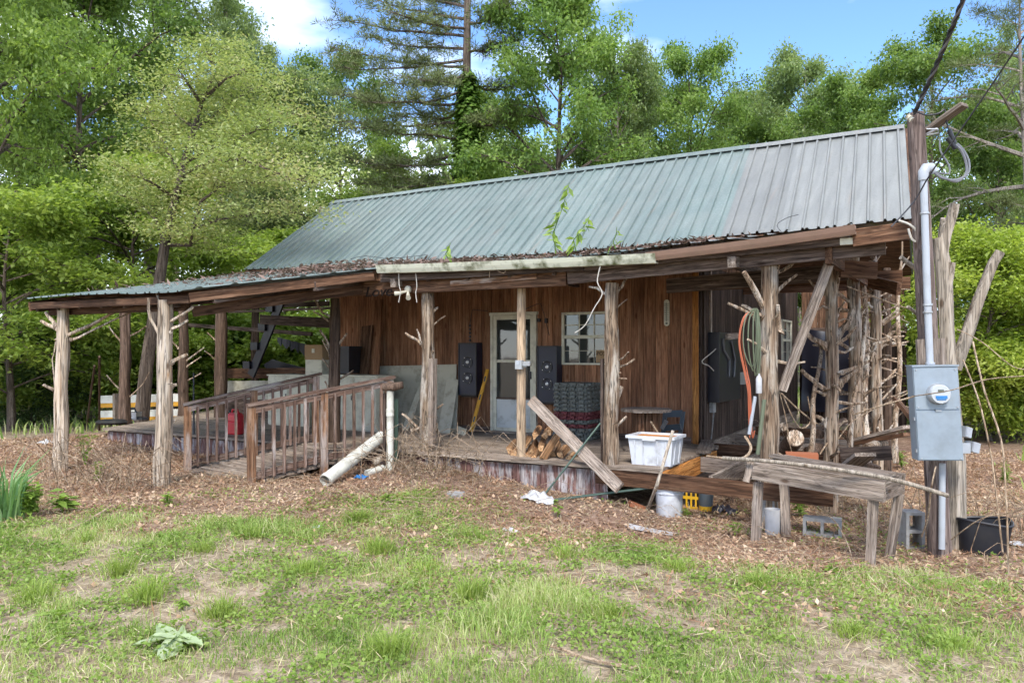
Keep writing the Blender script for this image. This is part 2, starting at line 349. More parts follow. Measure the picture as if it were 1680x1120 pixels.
LG = dict(
 oak=leafmat('oak_leaves', [(.05, (.075, .135, .035, 1)), (.45, (.15, .24, .06, 1)), (.8, (.26, .36, .105, 1))],.50),
 oak2=leafmat('grey_green_leaves', [(.05, (.11, .165, .07, 1)), (.45, (.20, .27, .11, 1)), (.85, (.31, .38, .17, 1))], .5),
 maple=leafmat('maple_leaves', [(.05, (.09, .155, .03, 1)), (.45, (.185, .275, .06, 1)), (.85, (.31, .40, .115, 1))], .5),
 lime=leafmat('lime_leaves', [(.05, (.115, .18, .03, 1)), (.45, (.22, .315, .06, 1)), (.85, (.37, .46, .11, 1))], .48),
 yellow=leafmat('yellow_green_leaves', [(.05, (.15, .21, .03, 1)), (.45, (.28, .36, .06, 1)), (.85, (.43, .49, .12, 1))], .48),
 dogwood=leafmat('tan_green_leaves', [(.05, (.15, .20, .065, 1)), (.4, (.27, .33, .12, 1)), (.75, (.39, .41, .18, 1)), (.96, (.46, .40, .26, 1))], .42),
 pine=leafmat('pine_needles', [(.05, (.075, .10, .035, 1)), (.5, (.14, .175, .065, 1)), (.85, (.21, .235, .10, 1))], .25),
 dark=leafmat('dark_evergreen_leaves', [(.05, (0.027, 0.053, 0.018, 1)), (.5, (0.060, 0.105, 0.030, 1)), (.85, (0.105, 0.165, 0.053, 1))], .3),
 ivy=leafmat('ivy_leaves', [(.05, (.06, .12, .02, 1)), (.5, (.12, .22, .035, 1)), (.85, (.2, .32, .06, 1))], .35),
 grass=leafmat('grass_blades', [(.05, (.11, .19, .04, 1)), (.3, (.195, .30, .066, 1)), (.55, (.31, .405, .115, 1)), (.75, (.45, .485, .215, 1)), (.92, (.60, .54, .37, 1))], .4, nscale=.9),
 tuss=leafmat('tussock_blades', [(.05, (.15, .22, .045, 1)), (.5, (.28, .38, .08, 1)), (.85, (.43, .50, .16, 1))], .4),
 weed=leafmat('weed_leaves', [(.05, (.11, .18, .03, 1)), (.45, (.21, .32, .055, 1)), (.85, (.33, .43, .11, 1))], .4, nscale=2.),
 iris=leafmat('iris_leaves', [(.05, (.09, .19, .07, 1)), (.5, (.17, .30, .12, 1)), (.85, (.28, .40, .2, 1))], .35),
 wilt=leafmat('wilted_leaves', [(.05, (.27, .35, .18, 1)), (.5, (.38, .46, .27, 1)), (.85, (.50, .55, .38, 1))], .3),
 litter=leafmat('dry_leaves', [(.05, (.15, .082, .048, 1)), (.35, (.34, .21, .13, 1)), (.6, (.50, .34, .225, 1)), (.85, (.64, .49, .36, 1))], .2, .8, nscale=1.1),
 pineduff=leafmat('brown_needle_debris', [(.05, (.07, .04, .03, 1)), (.45, (.17, .105, .085, 1)), (.85, (.30, .21, .175, 1))], .1, .9, nscale=1.5),
)
# ------------------------------------------------------------------ ground
def axis(lo, hi, st, far, n):
    a = np.arange(lo, hi, st); g = np.geomspace(st, far, n)
    return np.concatenate([lo-np.cumsum(g)[::-1], a, a[-1]+np.cumsum(g)])
gx = axis(-11, 11, .14, 70, 22); gy = axis(-13.5, 7, .14, 70, 22)
GX, GY = np.meshgrid(gx, gy, indexing='ij'); GZ = gh(GX, GY)
ni, nj = GX.shape; I = np.arange(ni*nj).reshape(ni, nj)
gq = np.stack([I[:-1, :-1], I[1:, :-1], I[1:, 1:], I[:-1, 1:]], -1).reshape(-1, 4)
m = Mat('soil_and_litter', .95, .15); at = m.n('ShaderNodeAttribute', attribute_name='gm'); v = m.vec((1, 1, 1), False)
n1 = m.noise(v, 9, 6, .65); n2 = m.noise(v, 1.3, 4); n3 = m.noise(v, 46, 3, .7)
br = m.ramp(n1, [(.28, (.13, .075, .052, 1)), (.5, (.28, .18, .13, 1)), (.72, (.45, .33, .25, 1))])
gr = m.ramp(n1, [(.3, (.18, .13, .085, 1)), (.5, (.33, .26, .18, 1)), (.74, (.52, .43, .33, 1))])
c = m.mix(at.outputs['Fac'], br, gr); c = m.mix(1., c, m.ramp(n3, [(.3, (.5, .5, .5, 1)), (.6, (1, 1, 1, 1))]), 'MULTIPLY'); c = m.mix(1., c, m.ramp(n2, [(.3, (.8, .8, .8, 1)), (.7, (1.1, 1.1, 1.1, 1))]), 'MULTIPLY')
m.col(c); m.bump(n1, .7, .04); K['ground'] = m.m
ground = npobj('ground', npmesh('ground', np.stack([GX, GY, GZ], -1).reshape(-1, 3), quads=gq, attr={'gm': grassmask(GX, GY).ravel()}), K['ground']); ground['kind'] = 'structure'
ground.data.polygons.foreach_set('use_smooth', [True]*len(ground.data.polygons))

# ------------------------------------------------------------------ the cabin
cabin = thing('cabin', 'weathered brown wooden cabin with green metal roof and wide cluttered porch', 'cabin', (0, 0, 0))
DZ = .40                      # deck height
# front wall: vertical siding boards with openings for door and window
def board_wall(name, x0, x1, z0, z1, wfun, mat, holes=(), step=.205, t=.022):
    """wfun(s) -> point on the wall foot at distance s; holes (s0,s1,z0,z1)"""
    n = int((x1-x0)/step+.5); st = (x1-x0)/n
    for i in range(n):
        a = x0+i*st; b = a+st-.007; spans = [(a, b, z0, z1(a) if callable(z1) else z1)]
        for h in holes:
            new = []
            for (p, q, lo, hi) in spans:
                if q <= h[0] or p >= h[1]: new.append((p, q, lo, hi)); continue
                if p < h[0]-.02: new.append((p, h[0], lo, hi))
                if q > h[1]+.02: new.append((h[1], q, lo, hi))
                pp, qq = max(p, h[0]), min(q, h[1])
                if h[2] > lo+.02: new.append((pp, qq, lo, h[2]))
                if h[3] < hi-.02: new.append((pp, qq, h[3], hi))
            spans = new
        for (p, q, lo, hi) in spans:
            c0, nrm = wfun((p+q)/2); off = V(nrm)*(random.uniform(0, .004))
            plank(name, V((c0[0], c0[1], lo))+off, V((c0[0], c0[1], hi))+off, q-p, t, mat, cabin, up=nrm, seg=2, jit=.0015)
XL, XR = -4.15, 3.2
door_h = (-.49, .42, DZ, 2.51); win_h = (.894, 1.775, 1.607, 2.48)
MB().box(((XL+XR)/2, .07, 1.95), (XR-XL-.02, .08, 3.1)).obj('wall_backing', K['dark'], cabin)
board_wall('wall_board', XL, XR-.06, DZ+.01, 3.42, lambda s: ((s, 0), (0, -1, 0)), K['siding'], [door_h, win_h])
plank('corner_board', (XR-.03, -.02, DZ), (XR-.03, -.02, 3.2), .09, .03, K['orange'], cabin, up=(0, -1, 0))
plank('baseboard', (XL, -.03, DZ+.05), (-.52, -.03, DZ+.05), .1, .02, K['dark'], cabin, up=(0, -1, 0)); plank('baseboard', (.45, -.03, DZ+.05), (XR-.1, -.03, DZ+.05), .1, .02, K['dark'], cabin, up=(0, -1, 0))
# right side wall: darker weathered boards, window near its far end
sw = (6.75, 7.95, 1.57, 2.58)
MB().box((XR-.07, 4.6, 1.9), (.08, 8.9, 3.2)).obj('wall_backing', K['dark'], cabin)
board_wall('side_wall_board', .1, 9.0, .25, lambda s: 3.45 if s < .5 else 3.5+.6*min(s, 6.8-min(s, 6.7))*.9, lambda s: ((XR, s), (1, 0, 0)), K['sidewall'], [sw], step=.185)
plank('side_batten', (XR+.03, .25, .3), (XR+.03, .25, 3.2), .11, .03, K['dark'], cabin, up=(1, 0, 0)); plank('side_batten', (XR+.03, .62, 1.3), (XR+.03, .62, 3.2), .07, .03, K['weather'], cabin, up=(1, 0, 0))
# back and left walls
MB().box(((XL+XR)/2, 6.8, 1.95), (XR-XL, .1, 3.1)).obj('back_wall', K['siding'], cabin)
board_wall('side_wall_board', .02, 6.75, .3, 3.6, lambda s: ((XL, s), (-1, 0, 0)), K['siding'], step=.2)
# partition at the rear of the side porch
for i in range(12):
    x = 3.3+i*.195; plank('partition_board', (x+.1, 9.0, 2.38+random.uniform(-.02, .02)), (x+.1, 9.0, 4.3), .19, .025, K['beam'], cabin, up=(0, -1, 0), jit=.002)
plank('partition_rail', (3.25, 8.95, 2.36), (5.7, 8.95, 2.36), .16, .05, K['dark'], cabin, up=(0, -1, 0))
for i in range(13):
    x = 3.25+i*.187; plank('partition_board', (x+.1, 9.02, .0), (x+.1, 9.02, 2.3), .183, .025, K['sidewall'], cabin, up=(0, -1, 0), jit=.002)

# door
dr = MB(); dr.box((-.035, -.035, 2.485), (.95, .07, .05)); dr.box((-.465, -.035, 1.43), (.05, .07, 2.06)); dr.box((.395, -.035, 1.43), (.05, .07, 2.06)); dr.box((-.035, -.03, .425), (.81, .06, .05))
door = dr.obj('door', K['trim'], cabin)
MB().box((-.405, -.04, 1.455), (.065, .035, 2.0)).obj('door_stile', K['trim'], door); MB().box((.335, -.04, 1.455), (.065, .035, 2.0)).obj('door_stile', K['trim'], door)
for z, h in ((2.42, .07), (1.66, .045), (.475, .05)): MB().box((-.035, -.042, z), (.67, .034, h)).obj('door_rail', K['trim'], door)
MB().box((-.035, -.03, 2.03), (.68, .012, .72)).obj('glass_pane', K['glass'], door)
MB().box((-.035, -.03, 1.33), (.68, .012, .62)).obj('glass_pane', K['glass'], door)
kp = MB()
for i in range(7):
    for j in range(5):
        pass
gridn = 8
for i in range(gridn+1):
    for j in range(6):
        x = -.375+.68*i/gridn; z = .5+.5*j/5; kp.v.append(V((x, -.045-.02*mnoise.noise(V((x*5, z*5, 1))), z)))
for i in range(gridn):
    for j in range(5): a = i*6+j; kp.f.append([a, a+6, a+7, a+1])
kp.smooth = True; kp.obj('kick_panel', K['greysteel'], door)
MB().box((-.035, -.05, 1.01), (.68, .02, .035)).obj('kick_trim', K['dark'], door)
MB().box((.315, -.075, 1.42), (.025, .04, .13)).obj('door_handle', K['black'], door)
plank('threshold', (-.5, -.06, DZ+.02), (.43, -.06, DZ+.02), .12, .04, K['weather'], cabin)
# window on the porch wall: six over six
def window(x0, x1, z0, z1, place, cols=3, rows=2, grid_low=True):
    W_, H_ = x1-x0, z1-z0; fr = .04; mid = z0+H_*.53
    def bx(mb, a, b, lo, hi, d, dep): mb.box(((a+b)/2, d, (lo+hi)/2), (b-a, dep, hi-lo)); return mb
    def fin(mb, name, mat, par):
        mb.v = [place(p) for p in mb.v]; return mb.obj(name, mat, par)
    f = MB(); bx(f, x0, x1, z1-fr, z1, -.025, .05); bx(f, x0, x1, z0, z0+fr*.7, -.025, .05); bx(f, x0, x0+fr, z0+fr*.7, z1-fr, -.025, .05); bx(f, x1-fr, x1, z0+fr*.7, z1-fr, -.025, .05)
    wn = fin(f, 'window', K['trim'], cabin)
    fin(bx(MB(), x0+fr, x1-fr, mid-.028, mid+.028, -.02, .045), 'meeting_rail', K['trim'], wn)
    for half, (lo, hi) in enumerate(((z0+fr*.7, mid-.028), (mid+.028, z1-fr))):
        for i in range(cols):
            for j in range(rows):
                a = x0+fr+(W_-2*fr)*i/cols; b = x0+fr+(W_-2*fr)*(i+1)/cols; c = lo+(hi-lo)*j/rows; e = lo+(hi-lo)*(j+1)/rows
                fin(bx(MB(), a, b-.002, c, e-.002, .012, .006), 'pane', K['glass'], wn)
        mt = K['trim'] if half else K['panel']; t = .018 if half else .011
        for i in range(1, cols): x = x0+fr+(W_-2*fr)*i/cols; fin(bx(MB(), x-t/2, x+t/2, lo, hi, .0, .014), 'muntin', mt, wn)
        for j in range(1, rows): z = lo+(hi-lo)*j/rows; fin(bx(MB(), x0+fr, x1-fr, z-t/2, z+t/2, -.002, .012), 'muntin', mt, wn)
    return wn
pw = window(*win_h[:2], *win_h[2:], lambda p: V((p.x, p.y+.0, p.z)))
sdw = window(*sw, lambda p: V((XR-p.y, p.x, p.z)))

# ---- roofs
def bil(A, B, C, D, s, t):   # A,B top left/right; C,D bottom left/right
    return (V(A)*(1-s)+V(B)*s)*(1-t)+(V(C)*(1-s)+V(D)*s)*t
RL, RR = (-7.3, 3.4, 5.68), (5.9, 3.4, 5.76); EL, ER = (-6.62, -.15, 3.577), (6.14, -.15, 3.59)
BL, BR = (-7.3, 7.0, 3.5), (5.9, 7.0, 3.5)
def rib_panel(name, fun, s0, s1, nrib, mat, nt_=3, nrm=(0, -.5, .86), rh=.035, jitter=.004):
    prof = [(0, 0)]; w1 = 1./nrib
    for i in range(nrib):
        c = (i+.5)*w1; prof += [(c-.12*w1, 0), (c-.05*w1, rh), (c+.05*w1, rh), (c+.12*w1, 0)]
    prof += [(1.0, 0)]; mb = MB(); N = V(nrm).normalized(); dz = random.uniform(-jitter, jitter); de = random.uniform(-.012, .012)
    for k in range(nt_+1):
        for u, h in prof: p = fun(s0+(s1-s0)*(u*1.004-.002), k/nt_+(de if k == nt_ else 0)); mb.v.append(p+N*(h+dz))
    n = len(prof)
    for k in range(nt_):
        for j in range(n-1): a = k*n+j; mb.f.append([a, a+n, a+n+1, a+1])
    return mb.obj(name, mat, cabin, smooth=False)
def main_f(s, t):
    p = bil(RL, RR, EL, ER, s, t); p.z += -.09*math.sin(math.pi*min(max(s, 0), 1))*t-.02*math.sin(math.pi*t)+.012*mnoise.noise(V((s*9, t*2, 0))); return p
def back_f(s, t): return bil(RR, RL, BR, BL, s, t)
NP = 15
for i in range(NP):
    gl = K['roofgrey'] if i >= NP-3 else K['roofgreen']
    rib_panel('roof_panel', main_f, i/NP, (i+1)/NP, 4 if i >= NP-3 else 4, gl)
for i in range(8): rib_panel('roof_panel', back_f, i/8, (i+1)/8, 7, K['roofgreen'], nt_=2, nrm=(0, .5, .86))
for i in range(5):
    a, b = i/5, (i+1)/5; p, q = V(RL).lerp(V(RR), a), V(RL).lerp(V(RR), b); mb = MB()
    if i: p.x -= .05
    z = .035+.006*(i % 2)
    mb.quad(p+V((0, -.16, -.09+z)), q+V((0, -.16, -.09+z)), q+V((0, -.03, .012+z)), p+V((0, -.03, .012+z))); mb.quad(p+V((0, -.03, .012+z)), q+V((0, -.03, .012+z)), q+V((0, .03, .012+z)), p+V((0, .03, .012+z))); mb.quad(p+V((0, .03, .012+z)), q+V((0, .03, .012+z)), q+V((0, .16, -.09+z)), p+V((0, .16, -.09+z)))
    mb.obj('ridge_cap', K['roofgrey'] if i == 4 else K['roofgreen'], cabin, smooth=False)
# sheathing under the metal
for f in (main_f, back_f):
    mb = MB(); n = 12
    for i in range(n+1):
        for k in range(4): mb.v.append(f(.002+.996*i/n, k/3*.995)+V((0, 0, -.045)))
    for i in range(n):
        for k in range(3): a = i*4+k; mb.f.append([a, a+1, a+5, a+4])
    mb.obj('roof_sheathing', K['beam'], cabin, smooth=False)
for i in range(11):            # rafters of the main roof, seen at both open ends
    s = .004+.992*i/10
    plank('rafter', main_f(s, .02)+V((0, 0, -.14)), main_f(s, .985)+V((0, 0, -.14)), .045, .15, K['beam'], cabin, up=(0, .5, .86))
# porch roof with the forward wing over the ramp
def porch_bot(x):
    if x < -1.9: u = (x+6.6)/4.7; return V((-5.55+3.68*u, -5.3, 2.6+.02*math.sin(u*5)))
    if x < -.65: u = (x+1.9)/1.25; return V((-1.87+1.22*u, -5.3+2.3*u, 2.6+.42*u))
    u = (x+.65)/6.85; return V((x, -3.0, 3.02-.03*math.sin(min(u*1.6, 1)*math.pi)+.15*max(0, u-.45)**1.2/.5))
def porch_top(x):
    s = min(1, max(0, (x+6.62)/12.76)); p = main_f(s, 1); return V((x, -.03, p.z-.045))
def porch_f(x, t):
    p = porch_top(x).lerp(porch_bot(x), t); p.z += -.025*math.sin(math.pi*t)+.01*mnoise.noise(V((x*2, t*3, 4))); return p
xs = list(np.linspace(-6.6, -1.9, 6))+[-1.27, -.65]+list(np.linspace(-.65, 6.2, 9))[1:]
for a, b in zip(xs[:-1], xs[1:]): rib_panel('porch_roof_panel', porch_f, a, b, max(2, int((b-a)/.229+.5)), K['roofgreen'] if b < 4 else K['roofgrey'], nt_=4, nrm=(0, -.17, .98), rh=.02)
for t in (.12, .36, .62, .9):   # purlins
    for a, b in zip(xs[:-1], xs[1:]): plank('purlin', porch_f(a, t)+V((0, 0, -.05)), porch_f(b, t)+V((0, 0, -.05)), .09, .04, K['beam'], cabin, jit=.002)
for x in np.linspace(-6.4, 6.1, 20):
    p, q = porch_f(x, .02), porch_f(x, .97); plank('porch_rafter', p+V((0, 0, -.145)), q+V((0, 0, -.145)), .045, .13, K['dark'], cabin, up=(0, .17, .98))
# fascia and headers
plank('front_fascia', porch_bot(-6.5)+V((.02, .1, -.095)), porch_bot(-1.95)+V((0, .1, -.095)), .045, .10, K['beam'], cabin, up=(0, 0, 1))
plank('rake_fascia', porch_bot(-1.88)+V((-.06, .05, -.1)), porch_bot(-.66)+V((-.06, .02, -.1)), .05, .12, K['beam'], cabin)
plank('rake_beam', V((-2.1, -5.0, 2.34)), V((-1.02, -2.78, 2.76)), .06, .13, K['beam'], cabin)
plank('left_rake_board', V((-5.5, -5.2, 2.5)), V((-6.55, -.15, 3.42)), .05, .14, K['beam'], cabin)
plank('wing_header', V((-5.5, -4.88, 2.44)), V((-2.2, -5.0, 2.42)), .09, .12, K['beam'], cabin)
hz = lambda x: 2.76+.022*max(0, x-1)
plank('porch_header', V((-6.4, -2.8, 2.76)), V((-1.4, -2.82, 2.76)), .07, .23, K['beam'], cabin)
hd = plank('porch_header', V((-1.38, -2.82, 2.77)), V((2.3, -2.82, 2.77)), .07, .22, K['beam'], cabin)
plank('porch_header', V((2.32, -2.82, 2.78)), V((6.0, -2.82, 2.93)), .07, .2, K['dark'], cabin)
plank('porch_fascia', V((-.6, -2.96, 2.9)), V((2.6, -2.96, 2.9)), .04, .15, K['dark'], cabin, up=(0, 0, 1)); plank('porch_fascia', V((2.62, -2.96, 2.9)), V((6.15, -2.96, 3.04)), .04, .16, K['dark'], cabin)
plank('header_splint', V((.55, -2.88, 2.76)), V((1.9, -2.88, 2.8)), .02, .07, K['railpost'], cabin)
plank('rafter_tail', V((-.35, -3.02, 2.8)), V((-.35, -2.3, 2.88)), .09, .12, K['weather'], cabin); plank('rafter_tail', V((4.45, -3.05, 2.82)), V((4.45, -2.3, 2.9)), .09, .12, K['weather'], cabin)
plank('hanger_board', V((-.72, -2.9, 2.86)), V((-.72, -2.9, 3.0)), .14, .03, K['beam'], cabin, up=(0, -1, 0))
for x in (-2.6, 1.2, 4.2): plank('tie_beam', V((x, -2.8, 2.93)), V((x, -.05, 2.96)), .045, .14, K['dark'], cabin)
# gutters: U channels
def gutter(name, a, b, mat, r=.065):
    a, b = V(a), V(b); W_ = frame(a, b, (0, 0, 1)); n = 7; mb = MB(); Ln = (b-a).length
    pr = [(-r, .055), (-r-.012, .055), (-r*.95, 0), (-r*.6, -r*.75), (r*.6, -r*.75), (r*.9, 0), (r*.9, .06), (r*.75, .06), (r*.7, 0), (r*.5, -r*.6), (-r*.5, -r*.6), (-r*.8, 0)]
    for k in range(n+1):
        for y, z in pr: mb.v.append(W_ @ V((Ln*k/n, y, z-.012*math.sin(math.pi*k/n))))
    q = len(pr)
    for k in range(n):
        for j in range(q): c0 = k*q+j; c1 = k*q+(j+1) % q; mb.f.append([c0, c1, c1+q, c0+q])
    mb.f.append(list(range(q))[::-1]); mb.f.append([n*q+j for j in range(q)])
    return mb.obj(name, mat, cabin, smooth=False)
gutter('gutter', PY(622, 442, -3.08), PY(1078, 424, -3.08), K['gutterw'], .075)
gutter('gutter', PY(1062, 423, -3.09), PY(1404, 378, -3.09), K['gutterb'], .06)
MB().box(PY(1392, 396, -3.0), (.16, .06, .07)).obj('gutter_bracket', K['trim'], cabin)

# ---- deck
def deck_left(y): return -7.25-.5*(y+2.8)
y = -2.86; r_ = 0
while y < 3.6:
    wd = .138; x0 = deck_left(y)+random.uniform(-.03, .03); x1 = 3.55 if y < -.05 else XL-.05
    cuts = [x0]; c = x0+random.uniform(1.6, 3.4)
    while c < x1-.6: cuts.append(c); c += random.uniform(2.2, 3.6)
    cuts.append(x1+random.uniform(-.02, .02))
    for a, b in zip(cuts[:-1], cuts[1:]): plank('deck_board', (a, y, DZ-.019), (b-.006, y, DZ-.019+random.uniform(-.003, .003)), wd, .036, K['deck'], cabin, seg=3, jit=.002)
    y += wd+.007
# rim joist, skirt and framing
x = -7.2
while x < 2.75:
    wd = random.uniform(.16, .34); b = min(x+wd, 2.9); yo = random.uniform(-.006, .006); plank('skirt_board', ((x+b)/2, -2.83+yo, -.12), ((x+b)/2, -2.83+yo, .335+random.uniform(-.012, .01)), b-x-.005, .02, K['skirt'], cabin, up=(0, -1, 0), jit=.003); x = b
plank('rim_joist', (-7.2, -2.80, .26), (3.5, -2.80, .26), .04, .2, K['dark'], cabin)
plank('rim_joist', (2.75, -2.90, .275), (5.5, -2.86, .235), .05, .19, K['beam'], cabin, jit=.004)
plank('end_joist', (3.57, -2.84, .25), (3.57, -.4, .25), .05, .22, K['orange'], cabin)
plank('ledger', (XR+.04, .1, .28), (XR+.04, 8.5, .25), .05, .22, K['weather'], cabin)
for i, yy in enumerate((-1.25, .45, 2.1, 3.8)): plank('floor_joist', (3.6 if yy < 0 else XR+.07, yy, .27), (5.6, yy+.05, .25), .05, .2, K['beam' if i % 2 else 'weather'], cabin)
plank('floor_joist', (4.15, -2.8, .26), (4.2, 1.4, .27), .05, .2, K['weather'], cabin); plank('floor_joist', (4.75, -2.8, .24), (4.8, -1.3, .26), .05, .18, K['beam'], cabin)
plank('loose_deck_plank', (3.62, -1.2, .43), (3.3, .2, .43), .2, .04, K['weather'], cabin)
for xx, yy in ((-5.5, -2.6), (-2.4, -2.6), (.6, -2.6), (2.6, -2.5), (3.55, -2.7), (4.8, -2.75)): plank('pier', (xx, yy, -.2), (xx, yy, .3), .14, .14, K['concrete'], cabin, up=(0, -1, 0))

# ---- posts
def post(name, pts, rad, mat, stubs=(), n=20, seg=18, rough=.22, dep=None, smat=None, fl=1.15, extra=0):
    """pts: bottom and top world points; stubs: pixel polylines at the post's own depth"""
    a, b = V(pts[0]), V(pts[1]); P_, R_ = [], []; sd_ = random.uniform(0, 50)
    for k in range(seg+1):
        t = k/seg; p = a.lerp(b, t); p += V((mnoise.noise(V((sd_, t*3, 0))), mnoise.noise(V((sd_, t*3, 5))), 0))*.022
        P_.append(p); R_.append(rad*(fl-(fl-.92)*t)*(1+.07*mnoise.noise(V((sd_, t*7, 9)))))
    n = 20; o = MB().bark(P_, R_, n, sd_).obj(name, mat, cabin, origin=a)
    d0 = ((a+b)/2-C0).dot(V((-ST, CT, 0)))
    for s in stubs:
        r0 = s[-1] if not isinstance(s[-1], tuple) else .022; q = [c for c in s if isinstance(c, tuple)]; nq = len(q); dd = random.uniform(-.18, .12)
        pp = [PD(c[0], c[1], d0+dd*(i/max(1, nq-1))) for i, c in enumerate(q)]
        t = pp[0]+(pp[0]-pp[1]).normalized()*.04; pp = [t]+pp; fine = []
        for i in range(len(pp)-1):
            for u in (0, .5): fine.append(pp[i].lerp(pp[i+1], u)+V((random.uniform(-1, 1), random.uniform(-1, 1), random.uniform(-1, 1)))*.012)
        fine.append(pp[-1]); rr = [r0*(1.15-.5*i/(len(fine)-1)) for i in range(len(fine))]; rr[0] = r0*2.1; rr[1] = r0*1.4
        MB().tube(fine, rr, 7, True, .4, random.random()*9).obj('branch_stub', smat or K['cedar'], o, origin=pp[0])
    for i in range(extra):
        t = random.uniform(.2, .92); p = a.lerp(b, t); an = random.uniform(0, 6.28); e = random.uniform(-.25, .8); d = V((math.cos(an)*math.cos(e), math.sin(an)*math.cos(e), math.sin(e))); L_ = random.uniform(.14, .42); r0 = random.uniform(.008, .02)
        m1 = p+d*(rad*.5); m2 = p+d*(rad+L_*.5)+V((0, 0, random.uniform(-.03, .04))); m3 = p+d*(rad+L_)+V((0, 0, random.uniform(-.05, .06)))
        MB().tube([m1, p+d*(rad*1.1), m2, m3], [r0*2, r0*1.3, r0, r0*.7], 6, True, .2, random.random()*9).obj('branch_stub', smat or K['stub'], o, origin=m1)
    return o
ap = PD
b = G(99, 772); post('cedar_post', (b+V((0, 0, -.1)), PD(104, 500, (b-C0).dot(V((-ST, CT, 0))))), .088, K['palecedar'], [((92, 539), (67, 526), .03), ((92, 534), (84, 522), (75, 512), .03), ((88, 639), (71, 631), .032), ((110, 551), (150, 533), (200, 505), .028), ((120, 556), (140, 548), (228, 506), .02), ((106, 690), (90, 710), .012), ((92, 560), (87, 590), (90, 640), .01)], smat=K['palecedar'])
b = G(268, 797); post('cedar_post', (b+V((0, 0, -.1)), PD(271, 492, (b-C0).dot(V((-ST, CT, 0))))), .098, K['palecedar'], [((262, 549), (247, 522), (244, 489), .026), ((270, 556), (266, 530), .03), ((272, 600), (279, 583), .035), ((281, 526), (317, 504), .026), ((281, 541), (309, 525), .026), ((283, 593), (307, 581), .03), ((281, 633), (289, 631), .03), ((274, 707), (281, 694), (289, 687), .028), ((262, 500), (256, 480), (266, 505), .012)], smat=K['palecedar'])
def onpost(px, y, r, ztop, mat, stubs, zb=DZ-.02, name='cedar_post', **k):
    p = PY(px, 580, y); return post(name, (V((p.x, y, zb)), V((p.x+.02, y, ztop))), r, mat, stubs, **k)
onpost(700, -2.72, .09, 2.66, K['cedar'], [((704, 517), (719, 504), .03), ((712, 531), (731, 518), .014), ((692, 565), (678, 553), (665, 546), .022), ((691, 560), (684, 540), .02), ((712, 673), (727, 663), .022), ((693, 708), (672, 690), (659, 679), .026), ((680, 705), (703, 694), .024), ((706, 600), (711, 575), .02)])
plank('post_block', PY(696, 482, -2.72), PY(696, 462, -2.72), .12, .12, K['beam'], cabin, up=(0, -1, 0))
plank('post_sister', PY(709, 731, -2.83), PY(710, 588, -2.83), .085, .09, K['weather'], cabin, up=(0, -1, 0))
onpost(548, -2.55, .085, 2.66, K['darkpost'], [((543, 519), (529, 512), (516, 490), .022), ((543, 529), (528, 518), (514, 511), .018), ((541, 568), (533, 552), (525, 541), .026), ((541, 580), (529, 558), .02), ((540, 601), (528, 587), .02), ((556, 564), (569, 547), .026), ((556, 623), (580, 607), .02), ((541, 640), (533, 625), .02)], smat=K['cedar'])
onpost(1002, -2.68, .088, 2.68, K['cedar'], [((994, 482), (980, 474), (966, 470), .018), ((1010, 484), (1020, 470), (1031, 453), .022), ((1011, 504), (1029, 491), .014), ((1011, 594), (1031, 577), .016), ((1012, 604), (1028, 597), (1041, 589), .02), ((1011, 621), (1028, 621), .014), ((1011, 616), (1018, 611), .014), ((1005, 690), (1008, 668), (1020, 634), .042), ((1010, 700), (1028, 683), .022)])
plank('pole_brace', PY(989, 758, -2.6), PY(988, 588, -2.6), .035, .05, K['dark'], cabin, up=(0, -1, 0))
pp_ = PY(855, 580, -2.6); MB().tube([V((pp_.x, -2.6, DZ-.02)), V((pp_.x, -2.6, 1.6)), V((pp_.x+.005, -2.6, 2.68))], [.064, .062, .06], 14, True).obj('round_porch_pole', wood('smooth_pole', (.32, .22, .14, 1), (.46, .34, .23, 1), (.56, .44, .32, 1), 2, .7, bump=.2), cabin, origin=V((pp_.x, -2.6, DZ)))
onpost(1260, -2.72, .097, 2.95, K['cedar'], [((1254, 506), (1238, 478), (1220, 446), .04), ((1272, 448), (1296, 436), (1316, 409), .026), ((1276, 476), (1308, 450), .022), ((1250, 519), (1232, 508), (1216, 501), .026), ((1236, 518), (1194, 497), .022), ((1270, 460), (1284, 420), .018), ((1278, 540), (1276, 500), .03)], zb=-.2, fl=1.2, extra=5)
def sidepost(px, d, r, ytop, stubs, mat, zb=-.2, **k):
    p = PD(px[0], 580, d); t = PD(px[1], ytop, d); return post('cedar_post', (V((p.x, p.y, zb)), t), r*.78, mat, stubs, smat=K['cedar'], extra=19, **k)
sidepost((1362, 1366), 9.6, .092, 405, [((1352, 564), (1335, 558), (1319, 540), .04), ((1352, 639), (1333, 622), (1314, 606), .036), ((1374, 551), (1390, 530), (1400, 506), .05), ((1374, 612), (1407, 601), .03), ((1374, 630), (1392, 618), (1408, 604), .045), ((1352, 690), (1338, 682), .035), ((1372, 560), (1392, 570), .026), ((1372, 513), (1386, 495), .022), ((1372, 480), (1378, 435), .03), ((1350, 645), (1336, 642), .02)], K['cedar'], rough=.35)
sidepost((1406, 1400), 10.7, .105, 392, [((1411, 516), (1426, 497), .034), ((1410, 488), (1435, 486), .022), ((1398, 575), (1378, 562), .03), ((1396, 645), (1374, 646), .02), ((1413, 652), (1439, 636), .032), ((1410, 600), (1430, 590), (1440, 560), .024), ((1400, 500), (1372, 478), .03), ((1412, 640), (1402, 600), .03), ((1407, 420), (1425, 400), (1440, 398), .02), ((1408, 440), (1432, 425), (1450, 396), .018), ((1412, 690), (1425, 670), .024)], K['cedar'])
